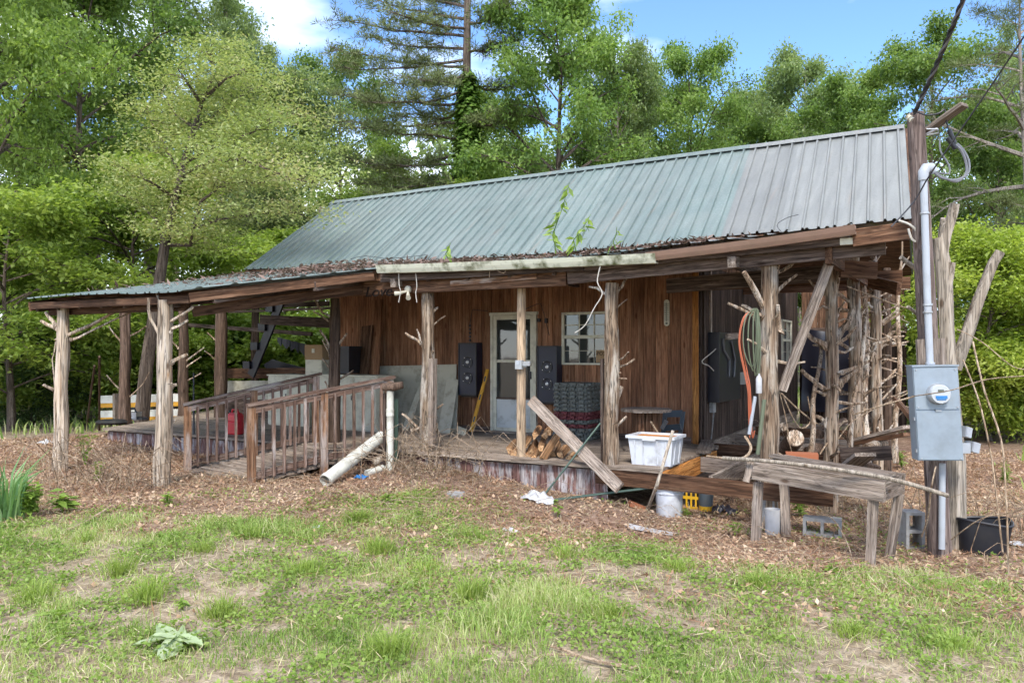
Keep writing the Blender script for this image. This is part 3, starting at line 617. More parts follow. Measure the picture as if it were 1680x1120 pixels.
sidepost((1440, 1436), 11.6, .10, 470, [((1444, 497), (1462, 484), .024), ((1443, 514), (1475, 500), .022), ((1446, 533), (1477, 514), .03), ((1440, 576), (1462, 546), .036), ((1430, 581), (1411, 557), .022), ((1432, 608), (1415, 591), .022), ((1443, 628), (1470, 615), .022), ((1434, 521), (1428, 503), .022), ((1448, 565), (1411, 564), .018), ((1445, 656), (1488, 641), .02), ((1438, 664), (1471, 630), .02), ((1430, 560), (1412, 548), .02), ((1442, 600), (1456, 590), .02), ((1444, 545), (1470, 560), .016)], K['cedar'])
sidepost((1455, 1455), 12.9, .085, 440, [((1458, 560), (1472, 548), .02), ((1452, 620), (1470, 605), .02), ((1460, 480), (1478, 440), (1480, 396), .02), ((1466, 460), (1492, 420), .018)], K['darkpost'])
b = sidepost((1436, 1434), 12.2, .05, 392, [((1436, 430), (1455, 405), .016), ((1430, 420), (1415, 398), .016)], K['weather'])
# back rows of the open left bay
for px, yy, r, zt in ((205, -2.05, .10, 3.0), (300, -.2, .10, 3.4), (362, -.1, .12, 3.5), (418, 3.3, .1, 3.6)):
    onpost(px, yy, r, zt, K['darkpost'], {205: [((198, 560), (178, 535), .022), ((213, 650), (235, 630), (245, 610), .014), ((197, 640), (175, 615), .016), ((213, 552), (240, 535), .018)], 300: [((308, 600), (330, 585), .02), ((308, 590), (335, 570), .02), ((292, 570), (272, 552), .02), ((307, 625), (330, 612), .02)], 362: [((354, 590), (335, 575), .018), ((355, 560), (340, 545), .018)], 418: []}[px], n=9)
# beams and rails across the left bay
plank('bay_beam', PY(310, 533, 1.2), PY(512, 548, 1.2), .06, .09, K['dark'], cabin); plank('bay_beam', PY(428, 524, -.1), PY(548, 530, -.1), .06, .2, K['dark'], cabin); plank('bay_beam', PY(300, 505, .6), PY(540, 498, .6), .05, .1, K['dark'], cabin)
plank('bay_beam', PY(375, 512, 3.0), PY(548, 505, 3.0), .05, .06, K['dark'], cabin); plank('bay_beam', V((-7.0, -.1, 3.32)), V((-4.2, -.1, 3.34)), .06, .2, K['dark'], cabin)
plank('bay_wall_board', PY(368, 612, .3), PY(512, 612, .3), .22, .03, K['beam'], cabin, up=(0, -1, 0)); plank('bay_wall_board', PY(370, 640, .35), PY(445, 640, .35), .42, .03, K['panel'], cabin, up=(0, -1, 0)); plank('bay_wall_board', PY(368, 670, .32), PY(512, 670, .32), .4, .03, K['dark'], cabin, up=(0, -1, 0))
# scalloped dark sheet hanging in the bay
mb = MB()
for i in range(13):
    u = i/12; a = PY(455+57*u, 553+14*u, 1.0); c = PY(455+57*u, 562+16*u+(5 if i % 2 else -2)+6*u, 1.0); wv = V((0, .03*math.sin(i*2.2), 0)); mb.v += [a+wv, c+wv]
for i in range(12): mb.f.append([2*i, 2*i+1, 2*i+3, 2*i+2])
mb.obj('scalloped_sheet', K['tarp'], cabin, smooth=False)
mb = MB(); q = [PY(432, 598, .6), PY(446, 589, .6), PY(470, 596, .6), PY(512, 606, .6), PY(512, 616, .6), PY(436, 604, .6)]; mb.v += q+[p+V((0, .02, 0)) for p in q]; mb.f += [list(range(6))]+[[11-i for i in range(6)]]+[[i, (i+1) % 6, (i+1) % 6+6, i+6] for i in range(6)]; mb.obj('bent_roof_scrap', K['tarp'], cabin, smooth=False)
# beams over the side porch
plank('side_header', V((5.45, -2.9, 2.86)), V((5.6, 6.0, 2.9)), .07, .2, K['beam'], cabin); plank('side_tie', V((XR, -1.5, 2.72)), V((5.5, -1.5, 2.8)), .05, .2, K['dark'], cabin); plank('side_tie', V((XR, .6, 2.9)), V((6.0, .6, 2.9)), .05, .18, K['beam'], cabin); plank('side_tie', V((XR, 3.0, 3.0)), V((6.0, 3.0, 3.0)), .05, .2, K['beam'], cabin)
plank('side_outrigger', PD(1378, 441, 9.3), PD(1438, 444, 9.3), .06, .20, K['beam'], cabin, up=(0, 0, 1)); plank('side_outrigger', PD(1428, 462, 10.6), PD(1475, 474, 9.9), .06, .16, K['beam'], cabin)
plank('porch_end_board', V((5.7, -3.03, 3.0)), V((6.25, -3.03, 3.04)), .04, .18, K['beam'], cabin); plank('porch_rake_board', V((6.2, -3.0, 3.05)), V((6.2, -.1, 3.45)), .04, .16, K['beam'], cabin); plank('gable_rake_board', main_f(1, 0)+V((.02, 0, -.1)), main_f(1, 1)+V((.02, 0, -.1)), .04, .15, K['beam'], cabin, up=(0, .5, .86))
# diagonal brace at the right corner
plank('diagonal_brace', PD(1283, 640, 8.9), PD(1368, 412, 8.6), .1, .05, K['weather'], cabin, up=(-ST, CT, 0))
# gable infill boards over the side porch
for i in range(9):
    yy = 1.0+i*.55; zt = main_f(.77, max(0, min(1, (3.4-yy)/3.55))).z if yy < 3.4 else 5.7-(yy-3.4)*.6
    plank('gable_board', (XR+.02, yy, 3.2), (XR+.02, yy, zt-.2), .5, .02, K['beam'], cabin, up=(1, 0, 0), jit=.002)
# burnt lettering on the header
tcu = bpy.data.curves.new('lettering', 'FONT'); tcu.body = 'Love'; tcu.size = .27; tcu.extrude = .006; tcu.shear = .25; tcu.space_character = .95
to = bpy.data.objects.new('t', tcu); COL.objects.link(to); bpy.context.view_layer.update()
me = bpy.data.meshes.new_from_object(to.evaluated_get(bpy.context.evaluated_depsgraph_get())); bpy.data.objects.remove(to)
o = bpy.data.objects.new('carved_lettering', me); me.materials.append(K['ink']); p = PY(598, 487, -2.865)
put(o, Matrix.Translation(V((p.x, -2.864, p.z))) @ Matrix.Rotation(math.pi/2, 4, 'X') @ Matrix.Diagonal((1, .8, 1, 1)), cabin); o['label'] = 'dark hand-lettered word Love on the porch header'
# ------------------------------------------------------------------ ramp with railings
ramp = thing('wooden_ramp', 'sloping wooden ramp with worn baluster railings leading up to the porch', 'ramp', (-1.9, -3.7, 0))
A0, A1 = V((-1.53, -4.53, .05)), V((-.62, -2.76, .40)); B0, B1 = V((-3.12, -4.28, .08)), V((-2.08, -2.74, .40))
for i in range(13):
    a, b = i/13, (i+.93)/13; c = (a+b)/2
    p, q = B0.lerp(B1, c), A0.lerp(A1, c); plank('ramp_board', p, q, (A1-A0).length/13*.95, .035, K['deck'], ramp, jit=.003)
def railing(a, b, h0, h1, nb, npst, kerb=True):
    d = (b-a).normalized(); side = V((d.y, -d.x, 0))
    up0, up1 = a+V((0, 0, h0)), b+V((0, 0, h1))
    plank('handrail', up0-d*.06, up1+d*.08, .14, .038, K['rail'], ramp, jit=.004)
    plank('rail_board', up0+V((0, 0, -.075))-d*.02+side*.03, up1+V((0, 0, -.075))+d*.03+side*.03, .03, .085, K['rail'], ramp)
    plank('bottom_rail', a+V((0, 0, .10)), b+V((0, 0, .10)), .035, .085, K['rail'], ramp)
    plank('kerb', a+V((0, 0, .03))-side*.05, b+V((0, 0, .03))-side*.05, .04, .1, K['weather'], ramp)
    for i in range(npst):
        t = i/(npst-1); p = a.lerp(b, t); h = h0+(h1-h0)*t
        plank('rail_post', p+V((0, 0, -.25)), p+V((0, 0, h-.03)), .1, .1, K['railpost'], ramp, up=side)
    k = 0
    for s in range(npst-1):
        n = nb[s]
        for i in range(n):
            t = (s+(i+1)/(n+1))/(npst-1); p = a.lerp(b, t)+side*.055; h = h0+(h1-h0)*t
            plank('baluster', p+V((random.uniform(-.006, .006), 0, .05)), p+V((0, 0, h-.06)), .036, .036, K['rail'], ramp, up=side, seg=2)
railing(A0, A1, 1.06, 1.03, (6, 6), 3); railing(B0, B1, .98, 1.06, (6, 6), 3)

# ------------------------------------------------------------------ things on the porch
def speaker(name, px0, px1, y0, y1, label):
    a = PY(px0, y1, -.22); b = PY(px1-8, y0, -.22); W_, H_ = b.x-a.x, b.z-a.z; cx = (a.x+b.x)/2
    t = thing(name, label, 'speaker', (cx, -.03, a.z), 'black tower speakers on the porch wall')
    MB().box((cx, -.125, a.z+H_/2), (W_, .19, H_)).obj('cabinet', K['navy'], t)
    fr = MB()
    for x in (-1, 1): fr.box((cx+x*(W_/2-.012), -.225, a.z+H_/2), (.022, .012, H_))
    for z in (0, 1): fr.box((cx, -.226, a.z+.015+z*(H_-.03)), (W_-.05, .012, .03))
    fr.obj('baffle_frame', K['black'], t)
    for f in (.63, .33):
        c = V((cx, -.222, a.z+H_*f)); R = Matrix.Rotation(math.pi/2, 4, 'X')
        for nm, pr, mt in (('woofer', [(.105, 0), (.105, .012), (.09, .012), (.03, -.03), (.0, -.03)], K['black']), ('dust_cap', [(.032, .0), (.028, .012), (.0, .02)], K['chrome'])):
            m_ = MB().lathe(pr, 18); m_.v = [c+R @ p for p in m_.v]; m_.smooth = True; m_.obj(nm, mt, t)
        for k in range(4):
            aa = k*math.pi/2+.6; MB().box(c+V((.095*math.cos(aa), -.014, .095*math.sin(aa))), (.012, .006, .012)).obj('screw', K['chrome'], t)
    MB().box((cx, -.1, a.z-.02), (W_*.9, .12, .03)).obj('bracket', K['dark'], t)
    return t
s1 = speaker('wall_speaker', 752, 790, 562, 648, 'black tower speaker hung left of the white storm door')
MB().tube([PY(771, 562, -.12), PY(771, 530, -.05), PY(775, 508, -.03), PY(800, 510, -.03)], .006, 5).obj('hanging_wire', K['wire'], s1)
ch = MB()
for i in range(5): ch.box(PY(771, 558-i*6, -.08), (.03, .03, .035), Matrix.Rotation(i*.8, 3, 'Z'))
ch.obj('chain', K['black'], s1)
s2 = speaker('wall_speaker', 881, 922, 567, 660, 'black tower speaker between the storm door and the porch window')
# wall decorations
t = thing('wall_trinkets', 'dark wire garland nailed to siding above the storm door', 'wire', PY(890, 515, -.05))
MB().tube([PY(862, 507, -.06), PY(880, 499, -.06), PY(887, 498, -.06), PY(894, 520, -.06), PY(901, 550, -.06)], .006, 5).obj('strand', K['wire'], t)
MB().box(PY(884, 525, -.06), (.05, .05, .06)).obj('pendant', K['black'], t); MB().box(PY(896, 526, -.06), (.04, .05, .08)).obj('pendant', K['black'], t)
t = thing('thermometer', 'cream rounded outdoor thermometer on brown siding', 'thermometer', PY(1094, 535, -.03))
c = PY(1094, 513, -.03); mb = MB(); hw, hh = .042, .165
out = [V((hw*math.cos(a), 0, hh+hw*math.sin(a))) for a in np.linspace(0, math.pi, 9)]+[V((hw*math.cos(a), 0, -hh+hw*math.sin(a))) for a in np.linspace(math.pi, 2*math.pi, 9)]
n = len(out); mb.v = [c+p+V((0, -.012, 0)) for p in out]+[c+p+V((0, .008, 0)) for p in out]; mb.f = [list(range(n))[::-1]]+[[i, (i+1) % n, (i+1) % n+n, i+n] for i in range(n)]; mb.obj('plate', K['trim'], t, smooth=False)
MB().box(c+V((0, -.015, .01)), (.011, .006, .29)).obj('tube', K['greytile'], t)
tk = MB()
for i in range(10):
    for s in (-1, 1): tk.box(c+V((s*.023, -.0135, -.12+i*.028)), (.014, .003, .012))
tk.obj('scale_marks', K['ink'], t)
mb = MB(); R = Matrix.Rotation(math.pi/2, 4, 'X'); mb.lathe([(.018, 0), (.018, .008), (.0, .01)], 12); mb.v = [c+V((0, -.012, -.165))+R @ p for p in mb.v]; mb.obj('bulb', K['greytile'], t)
t = thing('window_sign', 'small brown posted notice standing in the porch window', 'sign', PY(985, 590, -.012))
a, b = PY(978, 594, -.012), PY(1000, 574, -.012); MB().box((a+b)/2, (b.x-a.x, .004, b.z-a.z)).obj('board', K['card'], t)
def text(body, size, W_, mat, parent, name='lettering', ext=.001):
    cu = bpy.data.curves.new(name, 'FONT'); cu.body = body; cu.size = size; cu.extrude = ext; ob = bpy.data.objects.new('t', cu); COL.objects.link(ob); bpy.context.view_layer.update()
    me = bpy.data.meshes.new_from_object(ob.evaluated_get(bpy.context.evaluated_depsgraph_get())); bpy.data.objects.remove(ob); me.materials.append(mat)
    return put(bpy.data.objects.new(name, me), W_, parent)
text('POST', .085, Matrix.Translation(V((a.x+.012, -.016, b.z-.085))) @ Matrix.Rotation(math.pi/2, 4, 'X'), K['ink'], t)
# stack of interlocking rubber floor tiles
base = PZ(941, 721, DZ); seq = 'GGRRGRRGGGGGGG'; hh = .066
names = ['bottom tile', 'second tile up', 'third tile up', 'fourth tile up', 'fifth tile up', 'sixth tile up', 'seventh tile up', 'eighth tile up', 'seventh tile down', 'sixth tile down', 'fifth tile down', 'fourth tile down', 'second tile down', 'topmost tile']
seq = 'GGGRGRGGRGGGGG'; seq = 'GGG'+'R'+'G'+'RR'+'GG'+'GGGGG'
for i in range(14):
    R = Matrix.Rotation(random.uniform(-.03, .03), 3, 'Z'); c = base+V((random.uniform(-.012, .012), .12+random.uniform(-.01, .01), hh*i)); red = seq[i] == 'R'
    t = thing('floor_tile', ('red' if red else 'grey')+' interlocking rubber tile, '+names[i]+' of the stack below the window', 'floor tile', c, 'interlocking tiles stacked under the window')
    mb = MB(); mb.box(c+V((0, 0, hh*.32)), (.60, .52, hh*.56), R)
    for k in range(12):
        x = -.28+k*.051; mb.box(c+R @ V((x, -.268, hh*.32)), (.024, .018, hh*.5), R)
    mb.obj('slab', K['redtile' if red else 'greytile'], t, smooth=False)
    mb = MB()
    for k in range(4): x = -.22+k*.145; mb.box(c+R @ V((x, -.285, hh*.7)), (.075, .05, hh*.5), R)
    for k in range(4): y_ = -.2+k*.13; mb.box(c+R @ V((.315, y_, hh*.7)), (.04, .07, hh*.5), R)
    mb.box(c+V((0, 0, hh*.78)), (.56, .48, hh*.35), R); mb.obj('lug_rim', K['redtile' if red else 'greytile'], t, smooth=False)
# cable-spool table
c = PY(1060, 670, -1.15); c.z = DZ
t = thing('spool_table', 'wooden cable spool table with round grey top', 'table', c)
tz = 1.0
for i in range(6):      # top boards clipped to the circle
    y0, y1 = -.36+i*.12, -.36+(i+1)*.12-.004; ym = max(abs(y0), abs(y1)); w0 = math.sqrt(max(.003, .36**2-y0*y0)); w1 = math.sqrt(max(.003, .36**2-y1*y1)); mb = MB()
    for z in (tz-.04, tz): mb.v += [V((c.x-w0, c.y+y0, z)), V((c.x+w0, c.y+y0, z)), V((c.x+w1, c.y+y1, z)), V((c.x-w1, c.y+y1, z))]
    mb.f = [[3, 2, 1, 0], [4, 5, 6, 7]]+[[j, (j+1) % 4, (j+1) % 4+4, j+4] for j in range(4)]; mb.obj('top_board', K['weather'], t, smooth=False)
for i in range(12):
    a = i*math.pi/6; p = c+V((.19*math.cos(a), .19*math.sin(a), 0)); plank('drum_stave', p+V((0, 0, .04)), V((p.x, p.y, tz-.04)), .085, .02, K['beam'], t, up=(math.cos(a), math.sin(a), 0))
MB().lathe([(0, 0), (.34, 0), (.34, .04), (0, .04)], 20, c).obj('bottom_flange', K['weather'], t)
# grey step stool
c = PZ(1104, 733, DZ)+V((.05, .7, 0))
t = thing('step_stool', 'grey painted folding step stool leaning behind the white tub', 'stool', c)
q = lambda px, py, y_=-.55: PY(px, py, y_)
plank('side_rail', q(1086, 735), q(1092, 674, -.45), .06, .04, K['bluegrey'], t, up=(0, -1, 0)); plank('side_rail', q(1113, 733), q(1121, 675, -.45), .06, .04, K['bluegrey'], t, up=(0, -1, 0))
plank('step', q(1090, 679, -.5), q(1120, 678, -.5), .1, .035, K['bluegrey'], t, up=(0, -1, 0)); plank('step', q(1088, 702, -.55), q(1117, 700, -.55), .09, .05, K['bluegrey'], t, up=(0, -1, 0)); plank('step', q(1086, 722, -.6), q(1115, 722, -.6), .09, .05, K['bluegrey'], t, up=(0, -1, 0)); plank('pale_patch', q(1086, 703, -.63), q(1093, 690, -.62), .06, .02, K['concrete'], t, up=(0, -1, 0))
# white storage tub with a rusty sheet inside
c = PZ(1062, 764, DZ)+V((.03, .24, 0)); t = thing('storage_tub', 'white plastic storage tub filled with an orange sheet on the porch edge', 'tub', c)
def taperbox(c, wb, db, wt, dt, z0, z1): return [V((c.x+sx*w/2, c.y+sy*d/2, z)) for z, w, d in ((z0, wb, db), (z1, wt, dt)) for sx, sy in ((-1, -1), (1, -1), (1, 1), (-1, 1))]
z0, z1 = DZ+.002, DZ+.36
o_ = taperbox(c, .50, .38, .58, .46, z0, z1); i_ = taperbox(c, .49, .37, .56, .44, z0+.015, z1); mb = MB(); mb.v = o_+i_
for j in range(4): k = (j+1) % 4; mb.f += [[j, k, k+4, j+4], [j+8, j+12, k+12, k+8], [j+4, k+4, k+12, j+12]]
mb.f += [[3, 2, 1, 0], [8, 9, 10, 11]]; mb.obj('tub_body', K['plastic'], t, smooth=False)
mb = MB()
for sx in (-1, 1): mb.box(c+V((sx*.30, 0, .352)), (.03, .49, .035))
for sy in (-1, 1): mb.box(c+V((0, sy*.24, .352)), (.57, .03, .035))
mb.obj('rim', K['plastic'], t)
for x in (-.2, -.09, .09, .2): MB().box(c+V((x, -.215, .17)), (.014, .012, .3), Matrix.Rotation(.11, 3, 'X')).obj('rib', K['plastic'], t)
for y_ in (-.1, .1): MB().box(c+V((.275, y_, .17)), (.012, .014, .3), Matrix.Rotation(.11, 3, 'Y')).obj('rib', K['plastic'], t)
MB().box(c+V((0, -.262, .33)), (.17, .02, .03)).obj('handle', K['plastic'], t)
MB().box(c+V((0, 0, .335)), (.53, .42, .02)).obj('inner_sheet', K['rust'], t)
# firewood: each split log a thing
def log(a, b, r, label, kind='split'):
    a, b = V(a), V(b); W_ = frame(a, b, (random.uniform(-1, 1), random.uniform(-1, 1), 1)); L_ = (b-a).length; n = 9; mb = MB(); ph = random.uniform(0, 6)
    if kind == 'split': pr = [(math.cos(x)*r*1.15, math.sin(x)*r*1.15) for x in np.linspace(ph, ph+random.uniform(1.4, 2.2), 5)]+[(-.55*r*math.cos(ph+.9), -.55*r*math.sin(ph+.9))]
    else: pr = [(math.cos(x)*r, math.sin(x)*r) for x in np.linspace(0, 2*math.pi, n, endpoint=False)]
    n = len(pr); m_ = 4
    for k in range(m_+1):
        for y_, z_ in pr: j = 1+.06*random.uniform(-1, 1); mb.v.append(V((L_*k/m_, y_*j, z_*j)))
    for k in range(m_):
        for j in range(n): c0 = k*n+j; c1 = k*n+(j+1) % n; mb.f.append([c0, c1, c1+n, c0+n])
    t = thing('firewood_log', label, 'firewood', a.lerp(b, .5)+V((0, 0, -r)), 'split firewood heaped on the porch'); o = bpy.data.objects.new('log_body', mb.mesh('log_body')); o.data.materials.append(K['log']); put(o, W_, t)
    for e in (0, m_):
        c = MB(); c.v = [V(mb.v[e*n+j])+V(((-.002 if e == 0 else .002), 0, 0)) for j in range(n)]; c.f = [list(range(n))[::-1] if e == 0 else list(range(n))]; o2 = bpy.data.objects.new('cut_end', c.mesh('cut_end')); o2.data.materials.append(K['logend']); put(o2, W_, o)
fw = lambda px, py, y_: PY(px, py, y_)
FL = [((833, 737, -2.55), (846, 722, -2.15), .06, 'leftmost firewood piece of the heap beside the round pole'),
 ((845, 742, -2.62), (858, 726, -2.2), .07, 'broad firewood piece second from the left at the heap front'),
 ((858, 730, -2.6), (867, 716, -2.2), .055, 'grey-barked firewood piece on the left shoulder of the heap'),
 ((864, 748, -2.62), (872, 730, -2.2), .055, 'pale firewood piece at the bottom front of the heap'),
 ((872, 739, -2.6), (879, 722, -2.2), .06, 'orange-faced firewood piece in the middle of the heap'),
 ((873, 751, -2.65), (880, 735, -2.25), .05, 'small triangular firewood end at the front centre of the heap'),
 ((877, 718, -2.5), (884, 705, -2.1), .06, 'firewood piece on top of the heap left of centre'),
 ((891, 714, -2.45), (898, 703, -2.05), .055, 'light firewood piece on top of the heap right of centre'),
 ((901, 712, -2.4), (908, 700, -2.0), .055, 'dark-barked firewood piece at the top right of the heap'),
 ((890, 733, -2.5), (896, 718, -2.1), .055, 'firewood piece tucked under the topmost logs'),
 ((892, 754, -2.72), (916, 716, -2.5), .06, 'long thick-barked log leaning across the heap front'),
 ((909, 747, -2.5), (918, 730, -2.1), .055, 'brown firewood piece right of the leaning bark log'),
 ((921, 744, -2.55), (932, 731, -2.15), .055, 'firewood piece behind the grey leaning plank'),
 ((931, 752, -2.6), (944, 741, -2.2), .05, 'rightmost firewood piece at the deck edge'),
 ((849, 752, -2.6), (880, 750, -2.3), .045, 'thin bark strip log lying under the heap'),
 ((884, 747, -2.4), (893, 733, -2.0), .06, 'inner firewood piece hidden in the heap centre')]
for a, b, r, lb in FL: log(fw(*a), fw(*b), r, lb)
# boards and rods leaning at the porch edge
def lone_plank(name, label, cat, a, b, w_, t_, mat, up=(0, -1, 0), **k):
    c = V(a) if V(a).z < V(b).z else V(b); t = plank(name, a, b, w_, t_, mat, None, up=up, **k); return tag(t, label, cat)
lone_plank('grey_plank', 'long weathered grey plank leaning across the porch edge and firewood', 'plank', PD(1016, 800, 9.2), PY(871, 656, -2.52), .15, .04, K['weather'], up=(-.3, -1, .5))
def rod(name, label, cat, pts, r, mat, n=7, group=None): o = MB().tube(pts, r, n).obj(name, mat); return tag(o, label, cat, group)
rod('green_rod', 'dark green metal rod leaning on the cedar post from the white bag', 'rod', [G(890, 818)+V((0, 0, .02)), PY(985, 694, -2.86)], .013, K['greenmetal'])
rod('green_rail', 'green metal strip lying low under the porch edge', 'metal strip', [G(905, 824)+V((0, 0, .03)), PD(1066, 800, 9.45)], .016, K['greenmetal'])
o = MB().tube([G(1062, 836)+V((0, 0, 0)), PD(1078, 795, 8.75), PD(1104, 706, 8.85)], [.019, .02, .018], 8).obj('shovel_handle', K['deadwood']); tag(o, 'pale wooden tool handle leaning in front of the white tub', 'handle')
rod('brown_stick', 'thin brown stick leaning behind the white tub beside the spool table', 'stick', [PY(1100, 742, -2.2), PY(1068, 692, -1.7)], .014, K['twig'])
# electrical box on the round pole
c = PY(852, 598, -2.69); t = thing('outlet_box', 'grey metal outlet box strapped to the round porch pole', 'electrical box', c)
MB().box(c, (.1, .06, .12)).obj('box', K['steel'], t); MB().box(c+V((0, -.034, .02)), (.05, .012, .045)).obj('cover_plate', K['conduit'], t); MB().box(c+V((.1, .02, .015)), (.12, .05, .06)).obj('side_fitting', K['steel'], t); MB().lathe([(.072, -.02), (.072, .02)], 14, V((pp_.x, -2.6, c.z-.02))).obj('strap', K['steel'], t)
# panels, boards and level against the wall
lone_plank('pale_panel', 'large pale plywood panel leaning against the porch wall', 'panel', PY(622, 650, -.12), PY(748, 650, -.12), 1.16, .012, K['panel'], up=(0, -1, .08))
lone_plank('panel_offcut', 'tall pale panel offcut leaning beside the left speaker', 'panel', PY(728, 712, -.55), PY(743, 622, -.2), .26, .015, K['panel'])
lone_plank('panel_strip', 'narrow pale strip leaning closest to the left speaker', 'panel', PY(744, 705, -.4), PY(748, 632, -.17), .12, .014, K['panel'])
lone_plank('white_board', 'pale board leaning steeply left of the cedar post', 'board', PY(664, 706, -.7), PY(692, 634, -.3), .12, .02, K['panel'])
lone_plank('white_block', 'short white board lying on the deck below the left speaker', 'board', PZ(742, 707, DZ)+V((0, 0, .06)), PZ(763, 714, DZ)+V((0, 0, .05)), .13, .03, K['trim'], up=(-.3, -.9, .3))
lone_plank('white_offcut', 'small white offcut behind the short white board', 'board', PZ(748, 704, DZ)+V((0, .1, .1)), PZ(766, 702, DZ)+V((0, .1, .1)), .12, .025, K['trim'])
lone_plank('dark_plank', 'tall dark brown plank leaning on the wall left of the pale panel', 'plank', PY(610, 690, -.5), PY(619, 492, -.05), .24, .03, K['siding'])
lone_plank('brown_plank', 'shorter brown plank leaning in front of the tall dark plank', 'plank', PY(590, 690, -.6), PY(603, 534, -.2), .26, .03, K['beam'])
lv = thing('spirit_level', 'long yellow spirit level leaning on the wall beside the storm door', 'level', PY(773, 709, -.5))
a, b = PY(773, 708, -.5), PY(800, 606, -.06); body = plank('level_body', a, b, .06, .024, K['yellow'], lv, up=(0, -1, .2), jit=.0005)
for f in (.2, .55, .85): c = a.lerp(b, f); plank('vial_window', c+(b-a).normalized()*-.05+V((0, -.013, 0)), c+(b-a).normalized()*.05+V((0, -.013, 0)), .03, .004, K['bluegrey'], lv, up=(0, -1, .2), jit=.0005)
# left bay clutter
def cabinet(name, label, x0, x1, y_, z0, z1, nd, mat=K['trim']):
    t = thing(name, label, 'cabinet', ((x0+x1)/2, y_, z0)); MB().box(((x0+x1)/2, y_+.25, (z0+z1)/2), (x1-x0, .48, z1-z0)).obj('carcass', mat, t)
    for i in range(nd):
        a, b = x0+(x1-x0)*i/nd+.012, x0+(x1-x0)*(i+1)/nd-.012; MB().box(((a+b)/2, y_-.002, (z0+z1)/2), (b-a, .024, z1-z0-.05)).obj('door', mat, t); MB().box((b-.04, y_-.02, (z0+z1)/2+.1), (.012, .02, .08)).obj('knob', K['black'], t)
    MB().box(((x0+x1)/2, y_+.24, z1+.012), (x1-x0+.03, .53, .025)).obj('top', mat, t)
    return t
x0, x1 = PY(440, 612, -.9).x, PY(508, 612, -.9).x; cabinet('white_cabinet', 'low white cabinet at the left end of the porch bay', x0, x1, -.9, DZ, 1.36, 2)
x0, x1 = PY(512, 612, -1.0).x, PY(618, 612, -1.0).x; cabinet('long_cabinet', 'long white cabinet on the porch behind the dark cedar post', x0, x1, -1.0, DZ, 1.38, 3)
c = PY(524, 617, -.8); t = thing('shelf_crate', 'white shelf box standing on the long white cabinet', 'box', c); MB().box(c+V((0, 0, .19)), (.42, .3, .36)).obj('shell', K['trim'], t); 
for k in range(3): MB().box(c+V((0, -.155, .06+k*.1)), (.38, .014, .07)).obj('slat', K['trim'], t)
c = PY(524, 590, -.8); t = thing('cardboard_box', 'brown cardboard box on top of the white shelf box', 'box', c); MB().box(c+V((0, 0, .14)), (.44, .32, .28)).obj('carton', K['card'], t); MB().box(c+V((0, -.165, .17)), (.07, .005, .08)).obj('label_patch', K['trim'], t); MB().box(c+V((0, -.164, .275)), (.4, .008, .012)).obj('flap_edge', K['card'], t)
c = PY(571, 612, -.6); t = thing('black_bin', 'tall black bin beside the brown plank on the porch', 'bin', c); mb = MB(); mb.v = taperbox(c, .3, .3, .34, .34, c.z, c.z+.48); mb.f = [[3, 2, 1, 0], [4, 5, 6, 7]]+[[j, (j+1) % 4, (j+1) % 4+4, j+4] for j in range(4)]; mb.obj('bin_body', K['black'], t, smooth=False); MB().box(c+V((0, 0, .49)), (.37, .37, .03)).obj('lid', K['black'], t)
# black stair stringer in the bay
t = thing('stair_stringer', 'black notched stair stringer hanging diagonally in the left bay', 'stair', PY(414, 622, 0))
plank('stringer', PY(412, 616, 0), PY(462, 492, 0), .2, .05, K['tarp'], t, up=(0, -1, 0))
for i in range(4): c = PY(411+i*12.5, 600-i*31, -.0); MB().box(c+V((-.05, 0, .02)), (.2, .16, .16)).obj('tread_block', K['tarp'], t)
# red fuel can
c = PZ(377, 713, DZ)+V((0, .12, 0)); t = thing('fuel_can', 'red plastic fuel can standing on the left deck', 'fuel can', c)
mb = MB(); 
for z, w_, d_ in ((0, .26, .17), (.02, .29, .2), (.2, .29, .2), (.215, .27, .18), (.235, .29, .2), (.33, .27, .19), (.37, .2, .14)):
    for k in range(12): a = 2*math.pi*k/12; sx = math.copysign(abs(math.cos(a))**.5, math.cos(a)); sy = math.copysign(abs(math.sin(a))**.5, math.sin(a)); mb.v.append(c+V((sx*w_/2, sy*d_/2, z)))
for k in range(6):
    for j in range(12): a = k*12+j; b = k*12+(j+1) % 12; mb.f.append([a, b, b+12, a+12])
mb.f += [list(range(12))[::-1], [72+j for j in range(12)]]; mb.obj('can_body', K['red'], t)
MB().tube([c+V((-.09, 0, .35)), c+V((-.07, 0, .42)), c+V((.05, 0, .43)), c+V((.09, 0, .35))], .018, 8).obj('handle', K['red'], t); MB().tube([c+V((-.1, 0, .34)), c+V((-.14, 0, .40))], .022, 8).obj('spout_cap', K['black'], t)
